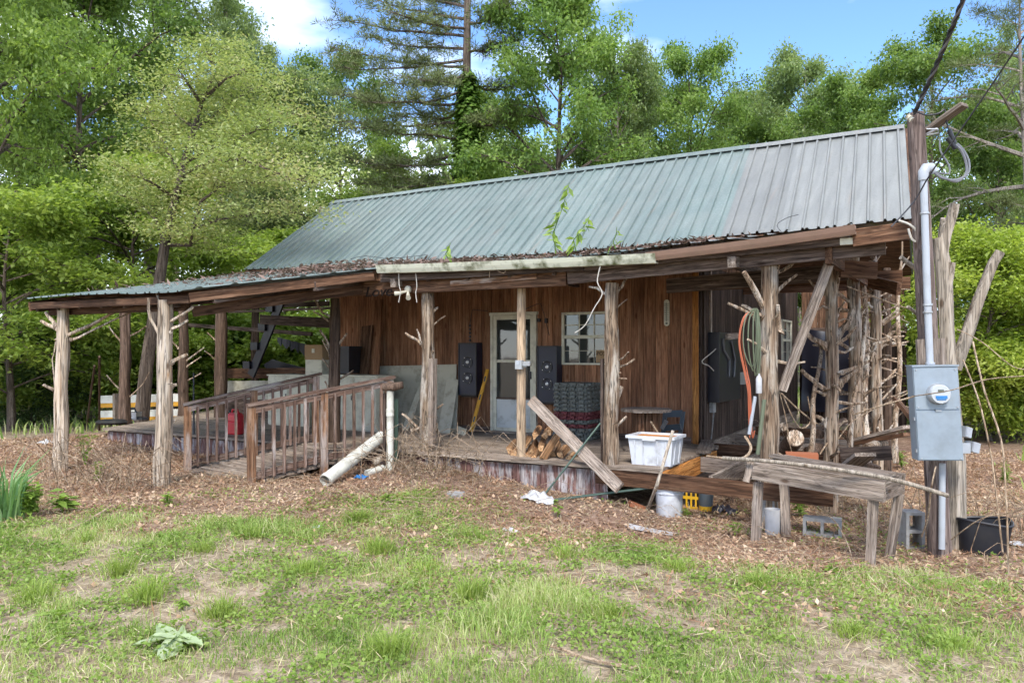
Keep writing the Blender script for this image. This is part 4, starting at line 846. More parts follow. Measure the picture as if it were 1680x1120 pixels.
# junk on the far left deck corner
t = thing('black_tyre_scrap', 'flat black rubber scrap lying at the left deck corner', 'scrap', PZ(183, 697, DZ)); p = PZ(183, 696, DZ); mb = MB().lathe([(.13, .0), (.3, .01), (.34, .05), (.28, .09), (.16, .06), (.13, .0)], 14); mb.v = [p+V((q_.x, q_.y*.8, q_.z)) for q_ in mb.v]; mb.obj('rubber_ring', K['rubber'], t)
t = thing('grey_saw', 'grey and black power saw on the left deck behind the bare post', 'tool', PZ(217, 692, DZ)); p = PZ(217, 690, DZ); MB().box(p+V((0, 0, .1)), (.3, .2, .16), Matrix.Rotation(.4, 3, 'Z')).obj('motor_housing', K['steel'], t); MB().box(p+V((.2, .05, .06)), (.4, .12, .05), Matrix.Rotation(-.2, 3, 'Z')).obj('base_plate', K['black'], t); MB().tube([p+V((-.12, 0, .16)), p+V((-.05, 0, .26)), p+V((.08, 0, .25)), p+V((.15, 0, .14))], .018, 6).obj('handle', K['black'], t); MB().lathe([(0, 0), (.11, 0), (.11, .02), (0, .02)], 14, p+V((.02, -.16, .03))).obj('guard', K['chrome'], t)
rod('dark_stake', 'dark upright stake beside the left deck corner', 'stake', [G(163, 706), PD(163, 585, 14.6)], .022, K['darkpost'])
rod('leaning_stake', 'dark stake leaning left of the upright stake', 'stake', [G(141, 706), PD(155, 600, 14.9)], .02, K['darkpost'])
rod('thin_post', 'thin dark rod standing on the deck behind the far ramp railing', 'rod', [PZ(318, 712, DZ), PY(318, 612, -2.5)], .015, K['wire'])
t = thing('painted_beams', 'long white and yellow painted beams lying beyond the left deck', 'beams', G(230, 700)+V((0, 3, 0)))
d_ = 18.2
for yy, w_, mt in ((652, .18, 'white'), (662, .10, 'yellow'), (676, .16, 'white'), (684, .1, 'yellow')): plank('beam', PD(165, yy+3, d_+.4), PD(300, yy, d_), .1, w_, K[mt], t)
for px in (190, 285): plank('support_leg', PD(px, 707, d_+.2), PD(px, 645, d_+.2), .1, .1, K['weather'], t, up=(0, -1, 0))
# pipes by the ramp
p0, p1 = G(533, 799)+V((0, 0, .085)), PY(626, 716, -3.05)
t = thing('drain_pipe', 'wide grey drain pipe leaning from the leaves to the railing', 'pipe', V((p0.x, p0.y, 0)))
W_ = frame(p0, p1, (0, 0, 1)); mb = MB().lathe([(.085, 0), (.085, (p1-p0).length), (.074, (p1-p0).length), (.074, .0), (.085, 0)], 18); mb.v = [W_ @ V((q_.z, q_.x, q_.y)) for q_ in mb.v]; mb.smooth = True; mb.obj('pipe_shell', K['pvc'], t)
mb = MB().lathe([(.086, 0), (.089, .01), (.089, .035), (.086, .045)], 18); mb.v = [W_ @ V((q_.z+.02, q_.x, q_.y)) for q_ in mb.v]; mb.obj('pipe_rim', K['pvc'], t)
rod('short_pipe', 'short narrow grey pipe lying under the wide drain pipe', 'pipe', [G(601, 783)+V((0, 0, .04)), PD(646, 762, 10.9)], .05, K['pvc'], 12)
t_ = MB().tube([G(612, 775)+V((0, 0, .1)), PD(642, 742, 11.0)], [.05, .05], 9, True, .2).obj('short_log', K['cedar']); tag(t_, 'short bark-covered log under the wide drain pipe', 'log')
d_ = 10.7; b0, b1 = PD(640, 778, d_), PD(640, 640, d_); t = thing('stand_pipe', 'upright white pipe with a brown brush head beside the ramp', 'pipe', b0)
MB().lathe([(.048, 0), (.048, .80), (.056, .80), (.056, .84), (.052, .85), (.056, .86), (.056, .9), (.048, .9), (.048, 1.16)], 16, b0).obj('pipe', K['pvc'], t, smooth=True)
MB().tube([PD(628, 635, d_-.02), PD(644, 634, d_-.03), PD(661, 631, d_-.02)], [.05, .055, .05], 10, True, .3).obj('brush_head', K['darkpost'], t)
plank('green_stake', PD(650, 778, d_+.08), PD(650, 655, d_+.08), .05, .03, K['greenmetal'], t, up=(0, -1, 0)); plank('dark_stake', PD(631, 775, d_+.06), PD(631, 645, d_+.06), .035, .035, K['dark'], t, up=(0, -1, 0))
# flood lamps under the eave
c = PY(672, 478, -2.9); t = thing('flood_light', 'yellowed twin flood light fixture on the porch header', 'light fixture', c)
mb = MB().lathe([(0, 0), (.055, 0), (.05, .03), (.0, .045)], 12); mb.v = [c+V((-.02, 0, .03))+Matrix.Rotation(math.pi/2, 3, 'X') @ q_ for q_ in mb.v]; mb.obj('base', K['panel'], t)
for sx, dz in ((-.11, -.03), (.05, -.085)):
    MB().tube([c+V((0, -.03, .0)), c+V((sx*.5, -.07, dz*.4)), c+V((sx, -.1, dz))], [.014, .02, .03], 10).obj('lamp_holder', K['panel'], t); MB().tube([c+V((sx, -.1, dz)), c+V((sx*1.5, -.13, dz*1.2))], [.03, .036], 10).obj('lamp', K['panel'], t)
# white cords hanging from the gutter
def strand(name, label, pts, r, mat, cat='cord', group=None, n=5):
    P_ = [V(p) for p in pts]; out = []
    for i in range(len(P_)-1):
        p0, p1, p2, p3 = P_[max(i-1, 0)], P_[i], P_[i+1], P_[min(i+2, len(P_)-1)]
        for k in range(4):
            u = k/4; out.append(.5*((2*p1)+(p2-p0)*u+(2*p0-5*p1+4*p2-p3)*u*u+(3*p1-p0-3*p2+p3)*u**3))
    out.append(P_[-1]); o = MB().tube(out, r, n).obj(name, mat); return tag(o, label, cat, group) if label else o
strand('dangling_string', 'left white cord hanging from the mossy gutter', [PY(654, 448, -3.05), PY(655, 468, -3.05), PY(657, 478, -3.05), PY(654, 496, -3.05)], .006, K['cord'])
strand('dangling_string', 'right white cord hanging from the mossy gutter', [PY(682, 448, -3.05), PY(684, 470, -3.05), PY(682, 480, -3.05), PY(684, 496, -3.05)], .006, K['cord'])
strand('dangling_string', 'long white vine stem dangling in front of the porch window', [PY(985, 436, -3.1), PY(980, 462, -3.1), PY(988, 482, -3.1), PY(975, 505, -3.1), PY(960, 533, -3.1), PY(943, 546, -3.1)], .007, K['cord'])
strand('thin_vine', 'thin brown vine looping from gutter left of the round pole', [PY(832, 436, -3.1), PY(826, 448, -3.1), PY(806, 440, -3.1), PY(803, 455, -3.1)], .005, K['twig'])

# ------------------------------------------------------------------ right corner: hoses, shelf, tarp
t = thing('wall_shelf', 'grey wall shelf with black bag and tubes on the dark side wall', 'shelf', PX(1190, 612, XR+.1))
def sw_(px, py, off=.05): return PX(px, py, XR+off)
plank('shelf_board', sw_(1192, 622, .18), sw_(1226, 620, .18), .22, .03, K['steel'], t, up=(1, 0, 0)); 
a, b = sw_(1170, 660, .1), sw_(1205, 548, .1); MB().box((a+b)/2, (.2, abs(b.y-a.y), abs(b.z-a.z))).obj('black_bag', K['tarp'], t)
plank('shelf_bracket', sw_(1190, 552, .2), sw_(1212, 550, .2), .1, .07, K['weather'], t, up=(1, 0, 0)); MB().tube([sw_(1186, 555, .22), sw_(1188, 575, .22), sw_(1197, 590, .22), sw_(1196, 618, .22)], .02, 6).obj('curved_tube', K['greywire'], t); MB().tube([sw_(1200, 560, .22), sw_(1206, 590, .22), sw_(1204, 618, .22)], .018, 6).obj('curved_tube', K['greywire'], t)
t = thing('breaker_box', 'small grey electrical box low on the dark side wall', 'electrical box', sw_(1169, 674)); c = sw_(1169, 664, .04); MB().box(c, (.07, .16, .24)).obj('box', K['concrete'], t); MB().tube([c+V((.02, 0, -.12)), sw_(1167, 720, .03)], .012, 6).obj('conduit', K['concrete'], t)
strand('lamp_wire', 'thin pale wire drooping from the dark side wall with a small lamp', [sw_(1181, 545, .12), sw_(1176, 570, .14), sw_(1152, 592, .14), sw_(1163, 600, .16), sw_(1171, 608, .16)], .009, K['cord'], 'wire')
dp = (PY(1240, 580, -2.85)-C0).dot(V((-ST, CT, 0)))
for i, (x0, x1, yb, dx) in enumerate(((1216, 1230, 640, -6), (1218, 1232, 665, -8), (1221, 1234, 690, -4))):
    strand('orange_cord', ('outer', 'middle', 'inner')[i]+' orange extension cord loop hanging on the corner post stub', [PD(1238+i, 508, dp-.05), PD(x0+4, 520, dp-.1), PD(x0-2+dx*.3, 560, dp-.1), PD(x0+5, 610, dp-.1), PD(x1-3, 640, dp-.12), PD(x1-2+i, yb+25, dp-.1), PD(x1+i*2, 718-i*6, dp-.1)], .0075, K['orangecord'], 'extension cord', 'orange cords on the corner post')
for i in range(4):
    strand('garden_hose', ('first', 'second', 'third', 'fourth')[i]+' green hose loop from the left on the corner post stub', [PD(1236+i*2, 506, dp-.08), PD(1222+i*7, 525, dp-.14-.03*i), PD(1220+i*8, 570, dp-.14-.03*i), PD(1231+i*4, 600+i*8, dp-.14), PD(1238+i*3, 590, dp-.12), PD(1241+i*2, 545, dp-.1), PD(1238+i*2, 508, dp-.06)], .008, K['greenhose'], 'hose', 'hose loops on the corner post')
c = PD(1245, 645, dp-.16); t = thing('white_bottle', 'white plastic bottle hanging on the corner post', 'bottle', c); MB().lathe([(0, 0), (.03, 0), (.034, .01), (.034, .16), (.022, .19), (.014, .2), (.014, .22), (0, .22)], 12, c).obj('bottle_body', K['bag'], t, smooth=True); MB().tube([c+V((0, 0, .22)), PD(1238, 612, dp-.1)], .004, 4).obj('string', K['cord'], t)
rod('plastic_tube', 'short white and green tube leaning on the corner post', 'tube', [PD(1243, 745, dp-.2), PD(1254, 655, dp-.18)], .022, K['greenhose'])
rod('grey_tube', 'grey pipe leaning left of the corner post behind hoses', 'tube', [PD(1229, 712, dp-.1), PD(1239, 650, dp-.12)], .02, K['conduit'])
t = thing('black_tarp', 'black plastic tarp hung across the back of the side porch', 'tarp', (4.0, 8.7, .3)); mb = MB(); n1_, n2_ = 14, 10
for i in range(n1_+1):
    for j in range(n2_+1): u, v_ = i/n1_, j/n2_; mb.v.append(V((3.35+1.45*u, 8.7+.08*math.sin(u*11+v_*2)*(1-v_*.4)+.1*mnoise.noise(V((u*3, v_*4, 2))), .35+2.1*v_-.12*math.sin(u*math.pi)*v_)))
for i in range(n1_):
    for j in range(n2_): a = i*(n2_+1)+j; mb.f.append([a, a+n2_+1, a+n2_+2, a+1])
mb.smooth = True; mb.obj('sheet', K['tarp'], t)
# lumber and log on the side porch joists
for i, (a, b, w_, lb) in enumerate((((1405, 722, 10.6), (1490, 700, 9.9), .22, 'top grey board of the lumber stack behind the meter pole'), ((1408, 726, 10.5), (1488, 712, 9.8), .14, 'lower brown board of the lumber stack behind the meter pole'), ((1378, 746, 9.2), (1462, 742, 9.0), .16, 'short dark beam end jutting past the cedar posts'), ((1375, 780, 9.0), (1420, 745, 8.3), .22, 'grey notched board propped behind the sawhorse'), ((1330, 700, 10.5), (1400, 692, 10.8), .2, 'pale board lying across the side porch joists'), ((1300, 735, 9.6), (1345, 730, 9.9), .16, 'short grey board beside the cut log'))):
    lone_plank('loose_board', lb, 'board', PD(*a), PD(*b), w_, .045, K[('weather', 'beam', 'dark', 'weather', 'weather', 'weather')[i]], up=(0, 0, 1) if i not in (2, 3) else (-ST, CT, 0))
a, b = PD(1305, 718, 9.0), PD(1285, 742, 9.9); t = thing('cut_log', 'thick cut log with rough sawn end on the side porch', 'log', b+V((0, 0, -.12))); MB().tube([a, a.lerp(b, .5), b], [.1, .105, .105], 14, True, .15).obj('log_body', K['darkpost'], t); W_ = frame(a, b, (0, 0, 1)); mb = MB(); mb.v = [W_ @ V((-.004, .094*math.cos(x), .094*math.sin(x))) for x in np.linspace(0, 2*math.pi, 14, endpoint=False)]; mb.f = [list(range(14))]; mb.obj('sawn_end', K['cedar'], t)
b_ = PD(1300, 746, 8.8); o = MB().box(b_+V((.1, 0, 0)), (.34, .2, .06), Matrix.Rotation(.2, 3, 'Z')).obj('clay_slab', K['brick']); tag(o, 'flat reddish clay slab at the foot of the corner post', 'slab')

for i, (a, b, r, lb) in enumerate((((1325, 742, 9.4), (1352, 734, 9.9), .07, 'small sawn branch end below the cut log'), ((1285, 700, 9.6), (1262, 712, 9.9), .05, 'crooked grey branch left of the cut log'), ((1345, 712, 9.9), (1385, 690, 10.6), .055, 'grey branch lying behind the second cedar post'), ((1420, 735, 10.0), (1452, 728, 10.3), .06, 'bark log between the rear cedar posts'), ((1395, 760, 9.1), (1440, 768, 9.6), .05, 'fallen cedar branch under the short dark beam'))):
    o = MB().bark([PD(*a), PD((a[0]+b[0])/2, (a[1]+b[1])/2-2, (a[2]+b[2])/2), PD(*b)], [r, r*1.05, r*.9], 12, i*3.1).obj('cut_branch', K['cedar' if i % 2 else 'darkpost']); tag(o, lb, 'branch', 'cut branches on the side porch')
for i, (p, lb) in enumerate((([(1278, 640), (1290, 690), (1300, 760), (1296, 800)], 'bare vine hanging right of the corner post'), ([(1285, 650), (1310, 700), (1330, 690), (1325, 650)], 'curling thin vine behind the diagonal brace'), ([(1282, 645), (1320, 680), (1355, 700), (1390, 690)], 'thin vine strung between corner post and second post'), ([(1375, 720), (1400, 690), (1440, 668), (1500, 640)], 'long thin stem crossing the rear cedar posts'), ([(1390, 470), (1430, 485), (1470, 500), (1505, 510)], 'pale thin stem crossing high behind the pole'), ([(1345, 745), (1365, 715), (1385, 690)], 'dark thin stick before the second cedar post'), ([(1290, 700), (1300, 745), (1315, 770)], 'short curved vine at the cut log'))):
    strand('bare_vine', lb, [PD(x, y_, 8.9+.12*k+(i % 3)*.3) for k, (x, y_) in enumerate(p)], .006+.002*(i % 3), K['twig'], 'vine', 'bare vines on the side porch')
for i, (a, b, r, lb) in enumerate((((1328, 752, 9.2), (1346, 560, 9.8), .03, 'thin leaning cedar limb left of the second post'), ((1388, 770, 9.9), (1420, 520, 10.4), .034, 'slim cedar limb leaning between the middle posts'), ((1422, 765, 10.6), (1418, 430, 11.4), .045, 'slim upright cedar trunk behind the middle posts'), ((1470, 760, 11.8), (1476, 470, 12.6), .04, 'slim upright cedar trunk nearest the meter pole'))):
    o = MB().bark([PD(a[0]+(b[0]-a[0])*f+3*math.sin(f*9+i), a[1]+(b[1]-a[1])*f, a[2]+(b[2]-a[2])*f) for f in np.linspace(0, 1, 9)], [r*(1.1-.35*f) for f in np.linspace(0, 1, 9)], 12, i*2.3).obj('leaning_limb', K['cedar']); tag(o, lb, 'limb', 'loose cedar limbs on the side porch')
# ------------------------------------------------------------------ sawhorse table, blocks and bins
L0, L1, L2, L3 = G(1240, 889), G(1427, 926), G(1290, 878), G(1458, 915)
t = thing('sawhorse', 'weathered wooden sawhorse bench standing in the dry leaves', 'sawhorse', (L0+L3)/2)
for p, lean in ((L0, (.02, .03)), (L1, (.03, .03)), (L2, (-.02, -.02)), (L3, (.09, -.02))): plank('leg', p+V((0, 0, -.06)), V((p.x+lean[0], p.y+lean[1], p.z+.62)), .09, .09, K['weather'], t, up=(0, -1, 0), jit=.005)
zt = .60; f0, f1 = V((L0.x-.02, L0.y-.04, zt-.02)), V((L1.x+.12, L1.y-.05, zt-.07)); r0, r1 = V((L2.x-.03, L2.y+.06, zt-.01)), V((L3.x+.12, L3.y+.05, zt-.06))
plank('side_beam', f0, f1, .05, .19, K['weather'], t, jit=.006); plank('side_beam', r0, r1, .05, .19, K['weather'], t, jit=.006); plank('end_block', f1+V((-.03, .03, -.005)), r1+V((-.03, -.03, -.005)), .06, .175, K['weather'], t); plank('end_block', f0+V((.03, .03, 0)), r0+V((.03, -.03, 0)), .05, .17, K['weather'], t)
plank('top_slat', f0.lerp(r0, .6)+V((0, 0, .115)), f1.lerp(r1, .6)+V((0, 0, .115)), .12, .03, K['weather'], t); plank('dangling_offcut', PD(1233, 752, 7.75), PD(1224, 790, 7.7), .06, .03, K['weather'], t, up=(0, -1, 0))
strand('long_stick', 'long bare stick lying along the top of the sawhorse', [PD(1185, 751, 7.75), PD(1280, 758, 7.55), PD(1400, 774, 7.25), PD(1480, 790, 7.05), PD(1556, 813, 6.9)], .02, K['deadwood'], 'stick', n=8)
strand('short_stick', 'crooked thin branch behind the left end of the sawhorse', [PD(1160, 748, 8.6), PD(1215, 752, 8.2), PD(1232, 735, 8.2), PD(1222, 715, 8.3)], .014, K['twig'], 'branch')
def block(label, c, up_, rz):
    t = thing('cinder_block', label, 'cinder block', c, 'loose cinder blocks'); w_, d_, h_ = .39, .19, .19; mb = MB(); th = .032
    M_ = Matrix.Translation(c) @ Matrix.Rotation(rz, 4, 'Z') @ (Matrix.Rotation(math.pi/2, 4, 'Y') @ Matrix.Translation(V((-w_/2, 0, 0))) if up_ else Matrix.Translation(V((0, 0, h_/2))))
    for y_ in (-1, 1): mb.box((0, 0, y_*(h_/2-th/2)), (w_, d_, th))
    for x in (-1, 0, 1): mb.box((x*(w_/2-th/2), 0, 0), (th, d_-.002, h_-2*th))
    mb.v = [M_ @ p for p in mb.v]; mb.obj('block_body', K['concrete'], t); return t
block('grey cinder block lying on its side under the sawhorse', G(1347, 882)+V((.0, .1, .01)), False, .1)
block('grey cinder block standing on end beside the meter pole', G(1494, 900)+V((0, .1, -.02)), True, .5)
c = G(1612, 912)+V((0, .2, -.03)); t = thing('black_bin', 'battered open black plastic bin on the ground right of the meter pole', 'bin', c); mb = MB(); n = 20; zz = [0, .12, .26, .34]
for k, z in enumerate(zz):
    for j in range(n):
        a = 2*math.pi*j/n; sx = math.copysign(abs(math.cos(a))**.6, math.cos(a)); sy = math.copysign(abs(math.sin(a))**.6, math.sin(a)); r = 1+.14*z/.34+.03*math.sin(3*a+k); mb.v.append(c+V((.205*sx*r+.06*z, .15*sy*r, z+.02*math.sin(a*2)*(k > 1))))
for k in range(3):
    for j in range(n): a = k*n+j; b = k*n+(j+1) % n; mb.f.append([a, b, b+n, a+n])
mb.f.append(list(range(n))[::-1]); mb.smooth = True; mb.obj('bin_wall', K['black'], t)
mb2 = MB().tube([mb.v[3*n+j] for j in list(range(n))+[0]], .016, 6); mb2.obj('bin_rim', K['black'], t)
# buckets under the porch frame
c = PD(1098, 580, 9.45); c.z = gz(c.x, c.y)-.02; t = thing('white_bucket', 'white plastic bucket under the porch frame', 'bucket', c); MB().lathe([(0, 0), (.15, 0), (.155, .01), (.165, .33), (.172, .335), (.172, .36), (.16, .36), (.148, .02), (0, .02)], 20, c).obj('bucket_body', K['plastic'], t, smooth=True); MB().lathe([(.168, .28), (.175, .285), (.175, .30), (.168, .305)], 20, c).obj('bucket_band', K['plastic'], t)
c = PD(1131, 580, 9.9); c.z = gz(c.x, c.y)-.02; t = thing('yellow_crate', 'yellow plastic crate behind the white bucket', 'crate', c); MB().box(c+V((0, .1, .16)), (.2, .22, .30)).obj('crate_core', K['black'], t)
for k in range(4): MB().box(c+V((-.09+k*.06, -.02, .16)), (.02, .014, .32)).obj('slat', K['yellowp'], t)
for k in range(3): MB().box(c+V((0, -.018, .03+k*.13)), (.24, .016, .035)).obj('rail', K['yellowp'], t)
c = PD(1158, 580, 9.8); c.z = gz(c.x, c.y)-.02; t = thing('dark_bucket', 'dark grey bucket with yellow foot right of the yellow crate', 'bucket', c); MB().lathe([(0, .07), (.085, .07), (.1, .3), (.09, .3), (.08, .09), (0, .09)], 16, c).obj('bucket_body', K['bluegrey'], t, smooth=True); MB().lathe([(0, 0), (.08, 0), (.088, .08), (0, .08)], 16, c).obj('yellow_foot', K['yellowp'], t, smooth=True)
def rag(name, label, cat, c, sx, sy, h, mat, seed, n=12):
    mb = MB()
    for i in range(n+1):
        for j in range(n+1):
            u, v_ = i/n*2-1, j/n*2-1; r = max(0, 1-(u*u+v_*v_)*.55); p = V((u*sx*(1+.25*mnoise.noise(V((u*2, v_*2, seed)))), v_*sy*(1+.25*mnoise.noise(V((u*2, v_*2, seed+3)))), 0)); x, y_ = c.x+p.x, c.y+p.y
            mb.v.append(V((x, y_, gz(x, y_)+.01+h*r*(.45+.75*mnoise.noise(V((u*2.7+seed, v_*2.7, 1))))+.015*abs(mnoise.noise(V((u*6, v_*6, seed)))))))
    for i in range(n):
        for j in range(n): a = i*(n+1)+j; mb.f.append([a, a+n+1, a+n+2, a+1])
    mb.smooth = True; return tag(mb.obj(name, mat), label, cat)
rag('plastic_bag', 'crumpled white plastic bag at the foot of the green rod', 'bag', G(885, 822), .2, .12, .16, K['bag'], 3)
rag('black_bag', 'crumpled black plastic bag on leaves right of the buckets', 'bag', G(1190, 842), .16, .14, .16, K['tarp'], 8)
rag('paper_sheet', 'flat pale sheet half buried in leaves before the buckets', 'litter', G(1070, 872), .28, .07, .02, K['bag'], 12)
rag('white_litter', 'small white scrap beside the grass tuft in front of the ramp', 'litter', G(520, 868), .06, .05, .05, K['bag'], 17)
rag('white_litter', 'white scrap on the dirt behind the left bare post', 'litter', G(75, 727), .16, .1, .08, K['bag'], 19)
rag('white_litter', 'pale foam scrap in grass below the porch middle', 'litter', G(838, 872), .08, .05, .04, K['bag'], 23)
rag('white_litter', 'pale litter right of the black bin', 'litter', G(1665, 895), .14, .08, .05, K['bag'], 29)
rag('blue_litter', 'blue and white wrapper beneath the wide drain pipe', 'litter', G(592, 786), .1, .06, .06, K['blue'], 31)
o = MB().box(G(748, 815)+V((0, 0, .03)), (.2, .1, .06), Matrix.Rotation(.3, 3, 'Z')).obj('brick', K['concrete']); tag(o, 'lone grey brick on leaves in front of the porch', 'brick')
o = MB().box(G(1057, 836)+V((-.1, 0, .04)), (.2, .1, .07), Matrix.Rotation(.7, 3, 'Z') @ Matrix.Rotation(.4, 3, 'Y')).obj('brick', K['brick']); tag(o, 'red brick at the foot of the pale tool handle', 'brick')
c = PD(1268, 580, 8.5); c.z = -.2; o = MB().lathe([(0, 0), (.08, 0), (.09, .3), (.082, .3), (.07, .02), (0, .02)], 14, c).obj('white_pail', K['bag'], smooth=True); tag(o, 'pale pail standing behind the left sawhorse legs', 'pail')

# ------------------------------------------------------------------ utility pole, meter, dead tree
dpl = 7.62; pb = PD(1544, 905, dpl); pb.z = gz(pb.x, pb.y)-.15; ptop = PD(1502, 186, dpl)
t = thing('utility_pole', 'short leaning brown utility pole with grey conduit at the right corner', 'pole', V((pb.x, pb.y, gz(pb.x, pb.y))))
P_ = [pb.lerp(ptop, k/14) for k in range(15)]; MB().tube(P_, [.108-.03*k/14 for k in range(15)], 14, True, .06).obj('shaft', K['pole'], t)
fwd = V((-ST, CT, 0)); rgt = V((CT, ST, 0)); tn = -fwd
q = lambda px, py, off=0.: PD(px, py, dpl-.14+off)
MB().tube([q(1545, 900), q(1546, 760)], .03, 12).obj('lower_conduit', K['conduit'], t)
MB().tube([q(1526, 602), q(1521, 480), q(1515, 290)], .033, 14).obj('riser_conduit', K['conduit'], t)
for py, px in ((500, 1522), (512, 1522), (350, 1517), (596, 1526)): c = q(px, py); MB().lathe([(.037, -.012), (.042, -.008), (.042, .008), (.037, .012)], 14, c).obj('conduit_strap', K['steel' if py != 596 else 'conduit'], t)
MB().tube([q(1515, 296), q(1515, 283), q(1519, 276), q(1527, 275, .02), q(1533, 282, .02)], [.045, .05, .05, .047, .04], 12).obj('weatherhead', K['conduit'], t)
c = q(1496, 197, .02); mb = MB().lathe([(0, 0), (.03, 0), (.022, .02), (.032, .03), (.022, .045), (.03, .06), (0, .065)], 12); mb.v = [c+Matrix.Rotation(-.7, 3, 'Y') @ p for p in mb.v]; mb.obj('insulator', K['trim'], t, smooth=True)
plank('cross_arm', PD(1514, 220, dpl+.05), PD(1582, 172, dpl-.3), .11, .04, K['weather'], t, up=(0, 0, 1)); plank('arm_brace', PD(1516, 223, dpl), PD(1538, 211, dpl-.1), .03, .02, K['steel'], t)
plank('backing_board', PD(1528, 604, dpl-.11), PD(1526, 555, dpl-.11), .27, .03, K['weather'], t, up=tuple(tn))
MB().tube([q(1520, 212, .05), q(1538, 212, .0), q(1540, 218, 0), q(1521, 222, .05)], .008, 5).obj('bracket', K['steel'], t)
# meter box, tilted like the pole
bt = thing('meter_box', 'tall grey metal electric meter box mounted on the utility pole', 'meter box', PD(1538, 752, dpl-.25))
cb = PD(1533, 677, dpl-.24); ux = (PD(1567, 600, 7.4)-PD(1497, 601.5, 7.4)).normalized(); uz = (PD(1497, 600, 7.4)-PD(1507, 755, 7.4)).normalized(); uy = ux.cross(uz).normalized(); RB = Matrix((ux, -tn*1.0, uz)).transposed()
RB = Matrix(((ux.x, fwd.x, uz.x), (ux.y, fwd.y, uz.y), (ux.z, fwd.z, uz.z))) @ Matrix.Rotation(-.16, 3, 'Z')
bx = lambda off, d, nm, mt, par=bt: MB().box(cb+RB @ V(off), d, RB).obj(nm, mt, par)
W_, H_ = .395, .88
bx((0, 0, 0), (W_, .17, H_), 'enclosure', K['mbox']); bx((0, -.09, .235), (W_-.012, .014, H_*.44), 'upper_cover', K['mbox']); bx((0, -.092, -.2), (W_-.012, .016, H_*.52), 'lower_door', K['mbox']); bx((0, -.1, .028), (.05, .02, .018), 'latch', K['steel']); bx((0, -.01, .447), (W_+.015, .19, .014), 'rain_lip', K['mbox'])
for zx in ((-.17, .41), (.17, .41), (-.17, .06), (.17, .06), (-.17, -.42), (.17, -.42)): bx((zx[0], -.102, zx[1]), (.012, .006, .012), 'screw', K['steel'])
for z in (-.05, -.35): bx((-.2, -.06, z), (.016, .03, .03), 'hinge', K['steel'])
mc = cb+RB @ V((.005, -.1, .185)); RX = RB @ Matrix.Rotation(math.pi/2, 3, 'X')
def lat(pr, nm, mt, par, n=24): mb = MB().lathe(pr, n); mb.v = [mc+RX @ p for p in mb.v]; return mb.obj(nm, mt, par, smooth=True)
mt_ = lat([(.1, -.01), (.1, .02), (.094, .028)], 'meter', K['steel'], bt); lat([(.092, .01), (.09, .07), (.082, .082), (0, .083)], 'dial_face', K['dial'], mt_)
MB().box(mc+RB @ V((0, -.085, .032)), (.05, .006, .026), RB).obj('display', K['lcd'], mt_); MB().box(mc+RB @ V((.002, -.0855, -.026)), (.1, .005, .026), RB).obj('blue_label', K['blue'], mt_); MB().box(mc+RB @ V((0, -.086, -.047)), (.08, .004, .01), RB).obj('blue_label', K['blue'], mt_)
for i, (px, py, rz, lb) in enumerate(((1581, 708, .5, 'upper small grey outlet box beside the meter box'), (1580, 734, -.1, 'lower small grey outlet box beside the meter box'), (1594, 733, .35, 'tilted end cover box right of the lower outlet box'))):
    c = PD(px, py, dpl-.2); t2 = thing('outlet_box', lb, 'electrical box', c+V((0, 0, -.05)), 'small boxes on the meter pole'); R = Matrix.Rotation(TH+rz, 3, 'Z') @ Matrix.Rotation(.25 if i != 1 else 0, 3, 'Y'); MB().box(c, (.09, .09, .1), R).obj('box', K['steel'], t2); MB().box(c+R @ V((0, -.05, .0)), (.085, .012, .095), R).obj('cover', K['conduit'], t2)
# service cables
def twist(a, b, n, r, off):
    out = []
    for k in range(n+1):
        u = k/n; p = V(a).lerp(V(b), u); p.z -= .25*math.sin(math.pi*u)*.3; ang = u*n*.9+off; out.append(p+rgt*(math.cos(ang)*r)+V((0, 0, math.sin(ang)*r)))
    return out
t = thing('service_cable', 'thick twisted overhead service cable rising from the pole top', 'cable', ptop)
e0, e1 = q(1500, 186), PD(1640, -165, 5.6)
for i in range(3): MB().tube(twist(e0, e1, 44, .014, i*2.1), .011, 5).obj('conductor', K['wire' if i else 'greywire'], t)
strand('phone_wire', 'thin black wire crossing the pole down to the roof corner', [PD(1462, 372, 7.2), PD(1500, 330, 7.3), PD(1530, 280, 7.1), PD(1620, 150, 6.6), PD(1700, 30, 6.0)], .007, K['wire'], 'wire')
for i, lb in enumerate(('outer', 'inner')):
    strand('drop_loop', lb+' grey wire loop between weatherhead and cable splices', [q(1530, 281), q(1545, 292-i*2), q(1570, 295+i*3), q(1588-i*3, 284), q(1589-i*5, 264), q(1580-i*4, 246), q(1570-i*5, 236)], .012, K['greywire'], 'wire', 'wire loops on the pole', 6)
strand('drop_loop', 'thin neutral wire dropping from the cable to the weatherhead', [q(1532, 282), q(1556, 285), q(1556, 270), q(1543, 248), q(1542, 228)], .008, K['greywire'], 'wire')
for i, (a, b, lb) in enumerate((((1566, 236), (1557, 213), 'upper black splice sleeve on the service wires'), ((1568, 244), (1554, 226), 'lower black splice sleeve on the service wires'))): rod('splice_sleeve', lb, 'wire splice', [q(*a), q(*b)], .022, K['black'], 8, 'wire splices')
strand('drop_loop', 'black wires arching from the pole top to the splices', [q(1503, 183), q(1520, 189), q(1540, 186), q(1550, 180), q(1552, 195), q(1556, 212)], .008, K['wire'], 'wire')
strand('bent_wire', 'pale bent wire hanging at the roof corner', [PD(1475, 362, 7.7), PD(1492, 368, 7.6), PD(1502, 378, 7.6), PD(1504, 395, 7.6), PD(1496, 392, 7.6), PD(1490, 375, 7.6)], .012, K['cord'], 'wire')
